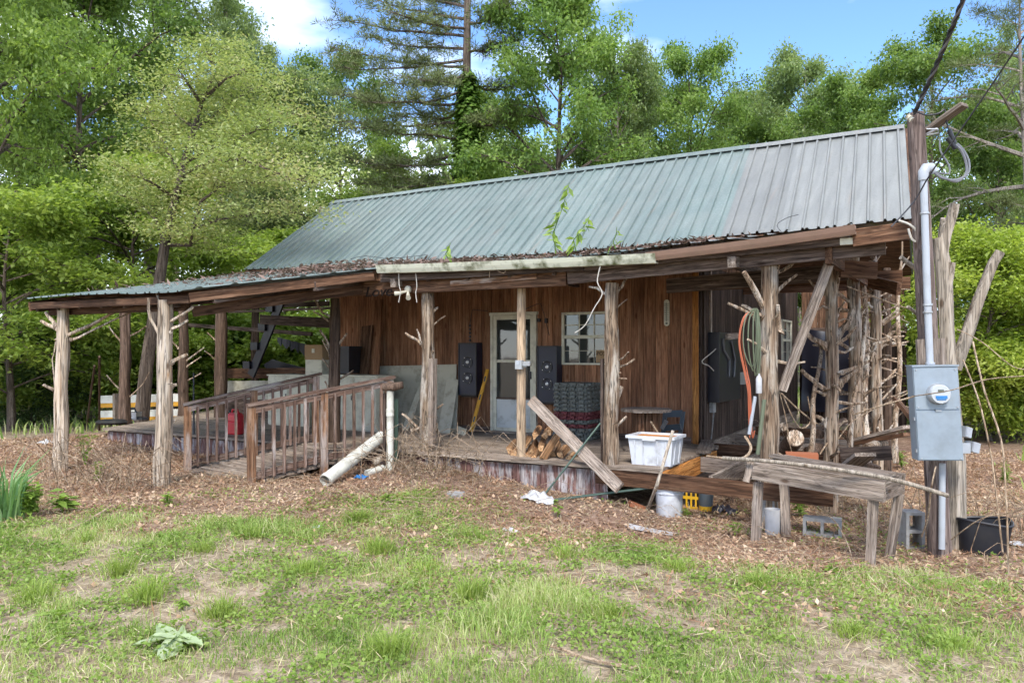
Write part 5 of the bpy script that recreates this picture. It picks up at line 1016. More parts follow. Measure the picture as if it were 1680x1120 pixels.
# dead forked cedar behind the pole
t = thing('dead_tree', 'dead forked grey tree trunk standing behind the utility pole', 'dead tree', G(1562, 890)); d2 = 7.85; z_ = lambda px, py, o=0.: PD(px, py, d2+o)
bb = z_(1566, 892); bb.z = gz(bb.x, bb.y)-.1
MB().tube([bb, z_(1566, 760), z_(1560, 640), z_(1553, 540), z_(1548, 440), z_(1540, 390)], [.1, .092, .085, .08, .07, .055], 14, True, .45, 3).obj('trunk', K['deadwood'], t)
for pts, rr in (([(1545, 420), (1552, 385), (1563, 350), (1567, 334)], [.07, .065, .06, .055]), ([(1565, 605), (1582, 560), (1606, 490), (1630, 430), (1641, 413)], [.085, .075, .068, .062, .055]), ([(1550, 500), (1552, 480), (1558, 455), (1563, 430)], [.05, .045, .04, .035]), ([(1543, 400), (1545, 370), (1547, 358)], [.04, .035, .03]), ([(1515, 450), (1495, 435), (1478, 422)], [.035, .03, .028]), ([(1510, 520), (1498, 510), (1489, 503)], [.025, .022, .02])):
    MB().tube([z_(*p, -.1*i/len(pts)) for i, p in enumerate(pts)], [r*.8 for r in rr], 10, True, .4, random.random()*9).obj('limb', K['deadwood'], t)
plank('prop_board', z_(1499, 690, .3), z_(1470, 655, .9), .09, .04, K['beam'], t, up=tuple(tn))
# ------------------------------------------------------------------ trees
def gen_tree(seed, H, cb, R, nprim=26, up=.5, droop=.25, nsec=5, leaves=20000, lsize=.2, asp=.55, cr=.55, flat=.65, r0=None, lean=(0, 0), shape='round', bend=0., nrmz=1., tri=2, needle=False):
    """trunk+limbs mesh and leaf mesh, base at the origin"""
    rg = np.random.default_rng(seed); mb = MB(); r0 = r0 or H*.016
    def trunk(t): return V((lean[0]*t+bend*math.sin(t*4+seed)*.5+.12*math.sin(t*7+seed), lean[1]*t+.1*math.sin(t*5+seed*2), H*.96*t))
    mb.tube([trunk(k/10)-V((0, 0, .2 if k == 0 else 0)) for k in range(11)], [max(.02, r0*(1.15-1.05*(k/10)**.85)) for k in range(11)], 8, True, .15, seed)
    cl = []; wt = []
    for i in range(nprim):
        t = cb+(.98-cb)*((i+rg.random()*.8)/nprim); u = (t-cb)/(1-cb)
        prof = {'round': math.sin(math.pi*(.12+.84*u))**.7, 'cone': 1.05-u*.9, 'umbrella': .45+.6*math.sin(math.pi*min(1, .1+u*.85)), 'tall': .55+.45*math.sin(math.pi*u)}[shape]
        Lp = R*prof*rg.uniform(.5, 1.25); az_ = i*2.39996+rg.uniform(-.4, .4); el_ = up*(1.15-.5*u if shape != 'cone' else .8)+rg.uniform(-.15, .2)+(u**3)*.5
        d = V((math.cos(az_)*math.cos(el_), math.sin(az_)*math.cos(el_), math.sin(el_))); p = trunk(t); pts = [p.copy()]; n = 5
        for k in range(n):
            d2 = d+V((rg.uniform(-.22, .22), rg.uniform(-.22, .22), rg.uniform(-.12, .12)-droop*(k/n)*.8)); d = d2.normalized(); p = p+d*(Lp/n); pts.append(p.copy())
        rb = max(.012, r0*.42*(1-.6*u)*Lp/R); mb.tube(pts, [rb*(1-.82*k/n) for k in range(n+1)], 5, False)
        for s_ in range(nsec):
            f = .25+.75*(s_+rg.random())/nsec; k = min(n-1, int(f*n)); q = pts[k].lerp(pts[k+1], f*n-k if f < 1 else 1)
            a2 = az_+rg.choice([-1, 1])*rg.uniform(.5, 1.2); e2 = el_*.5+rg.uniform(-.25, .35)-droop*.4; L2 = Lp*rg.uniform(.22, .42)*(1.15-.4*f); dd = V((math.cos(a2)*math.cos(e2), math.sin(a2)*math.cos(e2), math.sin(e2)))
            q2 = q+dd*L2*.5+V((0, 0, rg.uniform(-.1, .1)*L2)); q3 = q+dd*L2+V((0, 0, -droop*.3*L2)); mb.tube([q, q2, q3], [rb*.38, rb*.25, rb*.1], 4, False)
            for g in (q2, q3): cl.append(g); wt.append(rg.uniform(.15, 1.5)**1.3)
        for k in (3, 4, 5): cl.append(pts[k]); wt.append(rg.uniform(.3, 1.))
    cl = np.array([tuple(c) for c in cl]); wt = np.array(wt); wt /= wt.sum(); idx = rg.choice(len(cl), leaves, p=wt); off = rg.normal(size=(leaves, 3))*cr*.55; off[:, 2] *= flat
    pos = cl[idx]+off; nr = rg.normal(size=(leaves, 3))*.75; nr[:, 2] += nrmz
    if needle: dd = off+rg.normal(size=(leaves, 3))*.25+np.array([0, 0, .25]); v, q = leafquads(pos, nr, lsize*rg.uniform(.7, 1.3, leaves), asp, .02, dd, rg)
    else:
        dd = off*1.0+rg.normal(size=(leaves, 3))*.4; dd[:, 2] -= .35; v, q = leafquads(pos, nr, lsize*rg.uniform(.6, 1.35, leaves), asp, .12, dd, rg)
    return mb, v, q
SP = {}
def species(key, leafm, barkm, **k):
    mb, v, q = gen_tree(**k); SP[key] = (mb.mesh(key+'_trunk'), npmesh(key+'_crown', v, quads=q), k['H']); SP[key][0].materials.append(barkm); SP[key][1].materials.append(leafm)
species('oak_a', LG['oak'], K['bark'], seed=3, H=14, cb=.28, R=4.2, nprim=30, leaves=46000, lsize=.165, cr=.56)
species('oak_b', LG['oak2'], K['greybark'], seed=8, H=14, cb=.3, R=4.0, nprim=30, leaves=44000, lsize=.165, cr=.56, up=.65)
species('oak_c', LG['oak'], K['bark'], seed=15, H=14, cb=.22, R=4.6, nprim=34, leaves=48000, lsize=.16, cr=.56, up=.4, droop=.35)
species('maple', LG['maple'], K['bark'], seed=19, H=14, cb=.2, R=4.6, nprim=34, leaves=48000, lsize=.16, cr=.56, up=.4, droop=.4)
species('tall_a', LG['oak2'], K['greybark'], seed=21, H=17, cb=.3, R=3.0, nprim=34, leaves=30000, lsize=.17, cr=.6, shape='tall', up=.7, droop=.4)
species('lime_a', LG['lime'], K['bark'], seed=31, H=6, cb=.12, R=2.9, nprim=30, nsec=6, leaves=30000, lsize=.145, asp=.5, cr=.44, flat=.5, droop=.55, up=.35, shape='umbrella', nrmz=1.4)
species('lime_b', LG['yellow'], K['bark'], seed=37, H=5, cb=.06, R=2.3, nprim=36, nsec=6, leaves=42000, lsize=.12, asp=.5, cr=.5, flat=.62, droop=.45, up=.4, shape='round', nrmz=1.5)
species('shrub_a', LG['lime'], K['bark'], seed=41, H=3, cb=.05, R=1.9, nprim=20, nsec=5, leaves=14000, lsize=.15, cr=.42, flat=.6, up=.6)
species('shrub_b', LG['oak'], K['bark'], seed=43, H=3, cb=.05, R=2.0, nprim=20, nsec=5, leaves=14000, lsize=.15, cr=.42, flat=.6, up=.6)
species('hemlock', LG['dark'], K['bark'], seed=51, H=4, cb=.04, R=1.7, nprim=36, nsec=5, leaves=26000, lsize=.09, asp=.35, cr=.28, flat=.5, up=.15, droop=.4, shape='cone')
species('pine_r', LG['pine'], K['greybark'], seed=55, H=15, cb=.2, R=3.4, nprim=34, nsec=7, leaves=30000, lsize=.2, asp=.1, cr=.3, flat=.5, up=.2, droop=.2, shape='tall', needle=True)
def tree(name, key, px, d, ytop, label, wide=1., rz=None, cat='tree', group='trees around the cabin', barky=None):
    p = PD(px, 580, d); p.z = gz(p.x, p.y); H = (580-ytop)/FPX*d+1.79-p.z; s = H/SP[key][2]
    o = thing(name, label, cat, p, group); o.rotation_euler[2] = rz if rz is not None else random.uniform(0, 6.28); o.scale = (s*wide, s*wide, s)
    W = Matrix.Translation(p) @ Matrix.Rotation(o.rotation_euler[2], 4, 'Z') @ Matrix.Diagonal((s*wide, s*wide, s, 1)); o.matrix_basis = W; WM[o.name] = W
    npobj('trunk', SP[key][0], None, o, W); npobj('crown', SP[key][1], None, o, W); return o
T = tree
T('broadleaf_tree', 'maple', -25, 20, -240, 'leafy tree at the left edge with branches overhanging the top corner', .62, 1.0)
T('lime_tree', 'lime_a', 15, 18, 318, 'bright lime-green drooping tree at the far left edge', 1.05)
T('lime_tree', 'lime_a', 225, 24, 268, 'lime-green tree behind the leaning tan-leaved tree', 1.0)
T('lime_tree', 'lime_a', 420, 28, 385, 'low lime-green tree seen left of the main roof gable', 1.1)
T('hemlock_sapling', 'hemlock', 62, 19.5, 500, 'dark evergreen sapling left of the deck behind the bare post', 1.2)
T('broadleaf_tree', 'oak_a', 135, 27, -90, 'tall dark green tree rising behind the lime trees at left', .85)
T('broadleaf_tree', 'maple', 30, 30, -20, 'broad green tree filling the upper left background', .9)
T('tall_tree', 'tall_a', 250, 34, -80, 'tall hazy grey-green tree left of the pale cloud', .95)
T('tall_tree', 'tall_a', 370, 37, -25, 'tall thin grey-green tree beside the open sky at upper left', .75)
T('broadleaf_tree', 'oak_b', 470, 38, 120, 'grey-green tree just left of the tall pine', .8)
T('broadleaf_tree', 'oak_c', 560, 42, 95, 'distant green treetop below the pine boughs', .7)
T('broadleaf_tree', 'maple', 640, 34, 245, 'low green tree above the left half of the ridge', .9)
T('lime_tree', 'lime_a', 735, 30, 300, 'small bright green tree at the foot of the pine', .9)
T('broadleaf_tree', 'oak_a', 918, 27, -45, 'large oak behind the ridge right of the pine', .72, 2.1)
T('broadleaf_tree', 'oak_b', 1010, 30, 95, 'grey-green oak leaning out right of the large oak', .62)
T('broadleaf_tree', 'oak_c', 1130, 32, 78, 'rounded oak above the middle of the ridge', .66)
T('broadleaf_tree', 'oak_a', 1055, 37, 130, 'green treetop between the leaning oak and the rounded oak', .7)
T('broadleaf_tree', 'oak_c', 1260, 38, 175, 'low green treetop above the ridge at right of centre', .8)
T('broadleaf_tree', 'oak_c', 820, 36, 160, 'green tree just right of the ivy-covered pine trunk', .8)
T('broadleaf_tree', 'oak_a', 1380, 30, 150, 'near green tree above the colour change of the roof', .75)
T('broadleaf_tree', 'oak_b', 1215, 40, 150, 'distant treetop in the dip right of the rounded oak', .7)
T('broadleaf_tree', 'oak_b', 1325, 34, 90, 'loose grey-green tree above the right half of the ridge', .66)
T('broadleaf_tree', 'maple', 1425, 36, 110, 'green tree behind the faded roof panels', .7)
T('broadleaf_tree', 'oak_c', 1530, 28, 55, 'tall green tree behind the utility pole', .72)
T('broadleaf_tree', 'oak_a', 1640, 25, 160, 'dark green tree at the right edge behind the pine', .8)
T('pine_tree', 'pine_r', 1680, 20, -70, 'tall pine with drooping grey boughs at the right edge', .8, .4)
T('yellow_tree', 'lime_b', 1620, 17.5, 380, 'bright yellow-green bushy tree right of the utility pole', .9)
T('yellow_tree', 'lime_b', 1760, 18, 420, 'yellow-green bush cut off by the right edge', 1.1)
for i, (k, px, d, yt, lb) in enumerate((('shrub_a', 118, 20.5, 560, 'lime shrub beyond the left bare post'), ('shrub_a', 185, 23, 550, 'green shrub behind the upright stake'), ('shrub_a', 262, 22.5, 560, 'lime shrub behind the leaning trunk'), ('shrub_a', 330, 23, 540, 'lime shrub seen between the two ramp railings posts'), ('shrub_b', 395, 25, 530, 'green shrub seen past the black stair stringer'), ('shrub_a', 455, 24, 545, 'bright shrub behind the scalloped black sheet'), ('shrub_a', 515, 25, 535, 'bright shrub behind the cardboard box'), ('shrub_a', -20, 22, 560, 'green shrub at the far left behind the sapling'), ('shrub_b', 1505, 22, 560, 'green shrub seen through the side porch posts'), ('shrub_a', 1570, 21, 590, 'lime shrub low behind the meter box'), ('shrub_a', 1660, 19, 620, 'low lime shrub under the yellow-green tree'), ('shrub_b', 1700, 24, 500, 'dark shrub at the right edge'))):
    T('shrub', k, px, d, yt, lb, 1.25, cat='shrub', group='shrubs at the wood edge')
for px, d, lb in ((393, 33, 'slim pale trunk tree seen through the left bay'), (432, 36, 'second slim trunk tree right of the pale one in the bay'), (92, 31, 'slim trunk tree left behind the lime tree'), (1660, 32, 'slim pale trunk tree at the right edge')): T('slim_tree', 'tall_a', px, d, 60, lb, .5)
# leaning tan-leaved tree behind the left deck
pb_ = PZ(233, 690, .0); pb_ = PD(233, 580, 17.6); pb_.z = 0
o = thing('leaning_tree', 'airy tan-green tree with a dark leaning trunk behind the left deck', 'tree', pb_); mb = MB(); d_ = 17.6
def tr(pts, rr, n=7): mb.tube([PD(x, y_, d_+dz) for x, y_, dz in pts], rr, n, False, .12, random.random()*9)
tr([(231, 700, 0), (240, 600, 0), (258, 480, 0), (270, 400, 0), (286, 330, 0), (302, 265, .1), (318, 215, .1), (332, 165, .2), (358, 110, .2)], [.16, .14, .125, .11, .095, .075, .06, .04, .015])
tips = []
br = [[(286, 330, 0), (296, 290, .4), (272, 240, .8), (248, 200, 1.0), (240, 178, 1)], [(302, 268, 0), (340, 245, -.6), (380, 232, -1), (420, 215, -1.2), (450, 198, -1.3)], [(300, 290, 0), (350, 285, .6), (420, 275, 1), (480, 255, 1.2), (520, 250, 1.3)], [(278, 402, 0), (312, 402, -.4), (316, 380, -.6), (360, 360, -1), (430, 350, -1.4), (500, 352, -1.6)], [(316, 382, -.6), (330, 330, -.9), (370, 300, -1.2), (440, 300, -1.6)], [(318, 215, 0), (350, 190, .6), (390, 160, 1), (430, 140, 1.2)], [(330, 170, 0), (310, 140, -.5), (290, 110, -.8)], [(270, 400, 0), (255, 360, .5), (225, 330, .8), (190, 318, 1)], [(286, 325, 0), (250, 300, -.6), (215, 285, -1)], [(308, 250, 0), (350, 225, 1.2), (410, 190, 1.8), (480, 185, 2)], [(332, 165, 0), (370, 130, -.6), (420, 112, -1)], [(300, 285, 0), (345, 265, -1.2), (400, 262, -1.9), (470, 290, -2.2), (530, 305, -2.3)], [(350, 110, 0), (345, 95, 0), (338, 84, 0)], [(320, 210, 0), (290, 190, 1.1), (262, 150, 1.4)]]
rg = np.random.default_rng(71)
for b in br:
    tr(b, [.05*(1-.85*k/(len(b)-1)) for k in range(len(b))], 5)
    for k in range(1, len(b)):
        for s_ in range(8):
            f = rg.random(); x = b[k-1][0]+(b[k][0]-b[k-1][0])*f; y_ = b[k-1][1]+(b[k][1]-b[k-1][1])*f; z_2 = b[k-1][2]+(b[k][2]-b[k-1][2])*f; ex, ey, ez = x+rg.uniform(-48, 62), y_+rg.uniform(-26, 12), z_2+rg.uniform(-.9, .9)
            if k == 1 and rg.random() < .6: continue
            tr([(x, y_, z_2), ((x+ex)/2, (y_+ey)/2-4, (z_2+ez)/2), (ex, ey, ez)], [.012, .008, .003], 3); tips += [PD(ex, ey, d_+ez), PD((x+ex)/2, (y_+ey)/2-3, d_+(z_2+ez)/2), PD(ex+rg.uniform(-25, 25), ey+rg.uniform(-6, 6), d_+ez+rg.uniform(-.5, .5))]
mb.obj('trunk', K['bark'], o); tips = np.array([tuple(p) for p in tips]); N_ = 36000; ix = rg.integers(0, len(tips), N_); of = rg.normal(size=(N_, 3))*np.array([.36, .36, .07]); nr = rg.normal(size=(N_, 3))*.5; nr[:, 2] += 1
v, q = leafquads(tips[ix]+of, nr, .082*rg.uniform(.6, 1.4, N_), .5, .1, None, rg); npobj('crown', npmesh('crown', v-np.array(tuple(pb_)), quads=q), LG['dogwood'], o)
# tall pine behind the ridge
d_ = 28.; pp2 = PD(767, 580, d_); pp2.z = 0; o = thing('pine_tree', 'tall sparse pine with long left boughs behind the roof ridge', 'tree', pp2); mb = MB()
mb.tube([PD(767+dx, yy, d_) for dx, yy in ((2, 660), (1, 500), (0, 350), (0, 240), (-1, 120), (0, 0), (2, -120), (3, -200))], [.2, .19, .18, .17, .15, .12, .07, .03], 9, False, .1, 4); tips = []
boughs = [(268, 560, 262, 0), (245, 600, 275, 1), (225, 585, 205, -1), (200, 545, 198, 1), (170, 560, 155, 0), (150, 600, 165, -2), (135, 640, 135, 2), (110, 540, 78, 1), (95, 565, 110, -1), (80, 600, 60, 2), (60, 555, 32, 0), (45, 640, 20, -2), (30, 590, -8, 1), (12, 620, -30, 2), (262, 880, 270, 1), (210, 850, 180, -1), (140, 870, 138, 2), (85, 850, 60, 0), (40, 840, 5, -1), (0, 700, -40, 2), (-20, 860, -50, 1), (300, 590, 300, 1), (310, 620, 318, -1), (290, 880, 300, 2), (285, 660, 292, 2), (-50, 680, -90, 0), (-60, 830, -95, 0), (180, 660, 190, 3), (120, 690, 130, -3)]
for y0, x1, y1, dz in boughs:
    n = 7; P_ = []
    for k in range(n+1): f = k/n; P_.append(PD(767+(x1-767)*f, y0+(y1-y0)*f+10*math.sin(f*math.pi)*(1 if y1 > y0 else .6)+rg.uniform(-3, 3), d_+dz*f))
    mb.tube(P_, [.06*(1-.85*k/n) for k in range(n+1)], 5, False)
    for k in range(2, n+1):
        for s_ in range(7):
            p = P_[k-1].lerp(P_[k], rg.random()); e = p+V((rg.uniform(-.9, .5)*(1 if x1 < 767 else -1), rg.uniform(-.9, .9), rg.uniform(-.1, .22))); mb.tube([p, p.lerp(e, .5)+V((0, 0, .03)), e], [.014, .01, .004], 3, False); tips += [e, p.lerp(e, .6)]
mb.obj('trunk', K['bark'], o, origin=pp2); tips = np.array([tuple(p) for p in tips]); N_ = 44000; ix = rg.integers(0, len(tips), N_); of = rg.normal(size=(N_, 3))*np.array([.12, .12, .06]); dd = of+rg.normal(size=(N_, 3))*.15+np.array([0, 0, .12]); v, q = leafquads(tips[ix]+of*.5, rg.normal(size=(N_, 3)), .22*rg.uniform(.7, 1.3, N_), .12, .02, dd, rg)
npobj('crown', npmesh('crown', v-np.array(tuple(pp2)), quads=q), LG['pine'], o)
N_ = 9000; hh = rg.random(N_); yy = 125+hh*260; aa = rg.uniform(0, 6.28, N_); rr = (.25+.22*np.abs(rg.normal(size=N_)))*(.55+.6*hh); c0 = np.array([tuple(PD(767, y_, d_)) for y_ in yy]); pos = c0+np.stack([np.cos(aa)*rr, np.sin(aa)*rr, rg.normal(size=N_)*.1], 1); nr = np.stack([np.cos(aa), np.sin(aa), .6+rg.random(N_)], 1)
o = thing('ivy_vine', 'dense ivy climbing the trunk of the tall pine', 'ivy', pp2); v, q = leafquads(pos, nr, .17*rg.uniform(.6, 1.3, N_), .8, .1, None, rg); npobj('foliage', npmesh('foliage', v-np.array(tuple(pp2)), quads=q), LG['ivy'], o); MB().tube([PD(766, 640, d_-.27), PD(768, 380, d_-.27), PD(767, 150, d_-.22)], .03, 5).obj('stem', K['bark'], o)
# the far-off wood
N_ = 1900; px = rg.uniform(-650, 2330, N_); dd = rg.uniform(44, 66, N_); tp = 250+90*(vnoise(px, px*0, .006, 3)-.5)*2; hgt = rg.random(N_)**.8*((580-tp)/FPX*dd+1.8); pos = np.array([tuple(PD(a, 580, b)) for a, b in zip(px, dd)]); pos[:, 2] = hgt
M_ = 46; p2 = np.repeat(pos, M_, 0)+rg.normal(size=(N_*M_, 3))*np.array([.9, .9, .6]); nr = rg.normal(size=p2.shape)*.8; nr[:, 2] += .8; v, q = leafquads(p2, nr, .42*rg.uniform(.6, 1.4, len(p2)), .6, .1, None, rg)
fw_ = npobj('far_woods', npmesh('far_woods', v, quads=q), LG['oak2']); fw_['kind'] = 'stuff'; fw_['label'] = 'far-off green wood behind the trees'; mb = MB()
for i in range(110): p = PD(rg.uniform(-300, 2000), 580, rg.uniform(36, 62)); p.z = -.2; mb.tube([p, p+V((rg.uniform(-.5, .5), rg.uniform(-.5, .5), 9))], [.2, .08], 5, False)
o = mb.obj('far_tree_trunks', K['greybark'], origin=V((0, 0, 0))); o['kind'] = 'stuff'; o['label'] = 'far-off trunks of the wood'

# ------------------------------------------------------------------ grass, litter, weeds
def area(n, d0, d1, marg=1.2, r=rng):
    d = np.sqrt(r.uniform(d0*d0, d1*d1, n)); k = r.uniform(-1, 1, n)*(840/FPX*1.0+marg/d); x = CAM[0]+d*(k*CT-ST); y = CAM[1]+d*(k*ST+CT); return x, y
x, y = area(470000, 3.2, 11.5, 3.); gm = grassmask(x, y); keep = (rng.random(len(x)) < gm*(.06+.94*sstep(.39, .63, .6*vnoise(x, y, 1.4, 5)+.4*vnoise(x, y, 4.1, 6)))) & ~((y > -2.9) & (x < 6)); x, y = x[keep], y[keep]; n = len(x)
hn = vnoise(x, y, 1.1, 7); h = (.03+.08*hn+.05*sstep(.6, .85, vnoise(x, y, .8, 9)))*rng.uniform(.5, 1.5, n); ln = rng.normal(size=(n, 3))*.62; ln[:, 2] = 0; v1, t1 = bladestrip(np.stack([x, y, gh(x, y)-.005], 1), h, rng.uniform(.0035, .0085, n), ln)
x2, y2 = area(26000, 11, 40, 4); g2 = grassmask(x2, y2); kp = (rng.random(len(x2)) < g2) & ~((y2 > -3) & (y2 < 9.2) & (x2 > -9) & (x2 < 6.2)); x2, y2 = x2[kp], y2[kp]; n2 = len(x2); ln2 = rng.normal(size=(n2, 3))*.35; ln2[:, 2] = 0; v2, t2 = bladestrip(np.stack([x2, y2, gh(x2, y2)], 1), rng.uniform(.1, .4, n2), rng.uniform(.02, .05, n2), ln2)
gr_ = npobj('grass', npmesh('grass', np.concatenate([v1, v2]), tris=np.concatenate([t1, t2+len(v1)])), LG['grass']); gr_['kind'] = 'stuff'; gr_['label'] = 'patchy green and straw coloured lawn grass'
x, y = area(270000, 3.3, 9.8, 3.); keep = (rng.random(len(x)) < (.13+.87*grassmask(x, y))*sstep(.38, .6, .6*vnoise(x, y, 1.9, 11)+.4*vnoise(x, y, 5.3, 12))); x, y = x[keep], y[keep]; n = len(x); nr = rng.normal(size=(n, 3))*.45; nr[:, 2] += 1
v, q = leafquads(np.stack([x, y, gh(x, y)+rng.uniform(.01, .06, n)], 1), nr, rng.uniform(.012, .042, n), .7, .06); o = npobj('clover', npmesh('clover', v, quads=q), LG['weed']); o['kind'] = 'stuff'; o['label'] = 'small clover leaves among the grass'
# straw lying in the lawn
x, y = area(46000, 3.3, 11, 3.); n = len(x); p = np.stack([x, y, gh(x, y)+rng.uniform(.004, .03, n)], 1); d = rng.normal(size=(n, 3)); d[:, 2] *= .12; nr = rng.normal(size=(n, 3))*.3; nr[:, 2] += 1; v, q = leafquads(p, nr, rng.uniform(.05, .16, n), .045, .01, d)
o = npobj('straw', npmesh('straw', v, quads=q), leafmat('straw', [(.1, (.30, .23, .13, 1)), (.5, (.46, .38, .23, 1)), (.9, (.6, .52, .36, 1))], .15, .8)); o['kind'] = 'stuff'; o['label'] = 'dry straw scattered on the lawn'
# dry leaves
x, y = area(165000, 5., 15.5, 4); gm = grassmask(x, y); keep = (rng.random(len(x)) < np.clip(1.08-gm, .06, 1)*np.where(y > -2.85, np.where((x > 3.6) | (x < -7.6), 1, 0), 1)*(.45+.55*vnoise(x, y, 1.7, 4))); x, y = x[keep], y[keep]; n = len(x); nr = rng.normal(size=(n, 3))*.55; nr[:, 2] += .9
v, q = leafquads(np.stack([x, y, gh(x, y)+rng.uniform(.0, .03, n)], 1), nr, rng.uniform(.02, .065, n), rng.uniform(.3, .75, (n, 1)), rng.uniform(-.1, .25, (n, 1))); o = npobj('dry_leaves', npmesh('dry_leaves', v, quads=q), LG['litter']); o['kind'] = 'stuff'; o['label'] = 'brown dry leaf litter around the porch'
x, y = area(130000, 5., 14, 4); gm = grassmask(x, y); keep = (rng.random(len(x)) < np.clip(1.15-gm, .1, 1)*np.where(y > -2.85, np.where((x > 3.6) | (x < -7.6), 1, 0), 1)*(.25+.75*sstep(.3, .7, vnoise(x, y, 1.3, 14)))); x, y = x[keep], y[keep]; n = len(x); nr = rng.normal(size=(n, 3))*.3; nr[:, 2] += 1; d = rng.normal(size=(n, 3)); d[:, 2] *= .2
v, q = leafquads(np.stack([x, y, gh(x, y)+rng.uniform(.004, .045, n)], 1), nr, rng.uniform(.05, .17, n), .05, .01, d); o = npobj('pine_straw', npmesh('pine_straw', v, quads=q), leafmat('pine_straw', [(.05, (.13, .06, .035, 1)), (.4, (.29, .155, .09, 1)), (.7, (.42, .255, .16, 1)), (.92, (.55, .40, .28, 1))], .1, .85, nscale=1.2)); o['kind'] = 'stuff'; o['label'] = 'reddish brown pine straw over the leaf litter'
# fine twigs among the leaves
def twigs(n, xy, L0_, L1_, r_, lift, seed):
    rg = np.random.default_rng(seed); mb = MB()
    for i in range(n):
        x, y = xy(rg); z = gz(x, y)+.01; a = rg.uniform(0, 6.28); L_ = rg.uniform(L0_, L1_); P_ = []; arc = rg.uniform(0, lift)
        for k in range(5): f = k/4; a += rg.normal()*.28; P_.append(V((x+math.cos(a)*L_*f, y+math.sin(a)*L_*f, z+math.sin(f*math.pi)*arc*L_+rg.uniform(0, .015)))) 
        mb.tube(P_, [r_, r_, r_*.8, r_*.6, r_*.4], 3, False)
    return mb
o = twigs(420, lambda g: (g.uniform(-7, 9), g.uniform(-5.6, -3.0)), .25, .9, .004, .25, 5).obj('fine_twigs', K['twig'], origin=V((0, 0, 0))); o['kind'] = 'stuff'; o['label'] = 'dry fine twigs strewn over the leaf litter'
for nm, lb, px, py, nn_, spx, spy in (('dead_brush', 'tangle of pale dead stems between the two bare posts', 165, 800, 90, .55, .3), ('dead_brush', 'dry twig heap against the porch skirt right of the stand pipe', 690, 775, 110, .45, .2), ('dead_brush', 'dry bare stems around the foot of the black bin', 1600, 890, 60, .6, .35), ('dead_brush', 'pale twigs behind the corner post on the side porch', 1300, 760, 40, .4, .5)):
    c = G(px, py); rg = np.random.default_rng(int(px)); mb = MB()
    for i in range(nn_):
        a, b = rg.normal()*spx, rg.normal()*spy; e = V((c.x+a, c.y+b, gz(c.x+a, c.y+b))); dx, dy, dz = rg.normal()*.35, rg.normal()*.3, rg.uniform(.1, .75); mb.tube([e, e+V((dx*.3, dy*.3, dz*.6)), e+V((dx, dy, dz)), e+V((dx*1.8, dy*1.5, dz*rg.uniform(.4, 1.05)))], [.005, .005, .004, .0025], 3, False)
    tag(mb.obj(nm, K['twig'], origin=c), lb, 'dead brush', 'dead brush around the porch')
for i, (pts, r_, lb) in enumerate((([(1645, 905, 7.2), (1628, 760, 7.3), (1612, 680, 7.3), (1600, 640, 7.4), (1580, 590, 7.4)], .008, 'left bare brown cane right of the meter box'), ([(1655, 940, 6.6), (1650, 800, 6.7), (1642, 720, 6.8), (1615, 640, 7.0), (1596, 560, 7.2)], .008, 'right bare brown cane right of the meter box'), ([(1496, 650, 7.2), (1560, 640, 6.9), (1620, 622, 6.8), (1690, 616, 6.8)], .005, 'thin bare stem crossing in front of the meter'), ([(1400, 680, 7.6), (1450, 664, 7.3), (1500, 650, 7.2)], .007, 'bare stem reaching left from the meter box'), ([(1570, 540, 7.4), (1610, 560, 7.2), (1660, 600, 7.0), (1690, 606, 6.9)], .005, 'thin stem arching right of the dead trunk'), ([(1560, 885, 7.1), (1610, 850, 6.8), (1660, 840, 6.6), (1700, 825, 6.4)], .006, 'low bare cane arching over the black bin'), ([(1330, 835, 7.9), (1365, 850, 7.5), (1390, 890, 7.2), (1400, 925, 6.9)], .005, 'thin curved stem under the sawhorse'), ([(1535, 765, 7.2), (1528, 800, 7.1), (1522, 850, 7.2), (1512, 880, 7.3)], .008, 'short dead vine on the lower conduit'))):
    strand('bare_cane', lb, [PD(*p) for p in pts], r_, K['twig'], 'cane', 'bare canes near the pole')
for lb, pts, r_ in (('pale dead stick lying in leaves at lower left', [(108, 876), (140, 862), (165, 846), (178, 838)], .018), ('bare forked twig lying on the lawn at lower centre', [(735, 1054), (790, 1058), (830, 1075), (845, 1100)], .006), ('thin dry stalks lying on the lawn at lower right of centre', [(860, 1118), (885, 1085), (940, 1082), (1000, 1097), (1060, 1108)], .008), ('second dry stalk over the lawn stalks at lower centre', [(895, 1065), (930, 1075), (985, 1093), (1120, 1110)], .007), ('long dry stem lying on the lawn at the bottom right', [(1080, 1100), (1120, 1112), (1180, 1106), (1210, 1098)], .008), ('curved pale vine on the leaves before the ramp', [(225, 830), (240, 800), (290, 795), (330, 802), (345, 790)], .008)): strand('fallen_stick', lb, [G(*p)+V((0, 0, .03)) for p in pts], r_, K['twig'], 'stick', 'fallen sticks')
# tussocks
def tussock(px, py, n, h, spread, lb, mat='tuss', name='grass_tussock', cat='grass tuft', wd=.007, outw=.8):
    c = G(px, py); rg = np.random.default_rng(int(px*3+py)); a = rg.uniform(0, 6.28, n); r = np.abs(rg.normal(size=n))*min(spread, .085); r = np.minimum(r, .15); x = c.x+np.cos(a)*r; y_ = c.y+np.sin(a)*r; ln = np.stack([np.cos(a), np.sin(a), 0*a], 1)*outw*rg.uniform(.1, 1.5, (n, 1))+rg.normal(size=(n, 3))*.3; ln[:, 2] = 0
    v, t = bladestrip(np.stack([x, y_, gh(x, y_)-.005], 1), h*rg.uniform(.25, 1.35, n), wd*rg.uniform(.5, 1.3, n), ln, rg); o = npobj(name, npmesh(name, v-np.array(tuple(c)), tris=t), LG[mat], None, Matrix.Translation(c)); tag(o, lb, cat, 'grass tufts in the lawn')
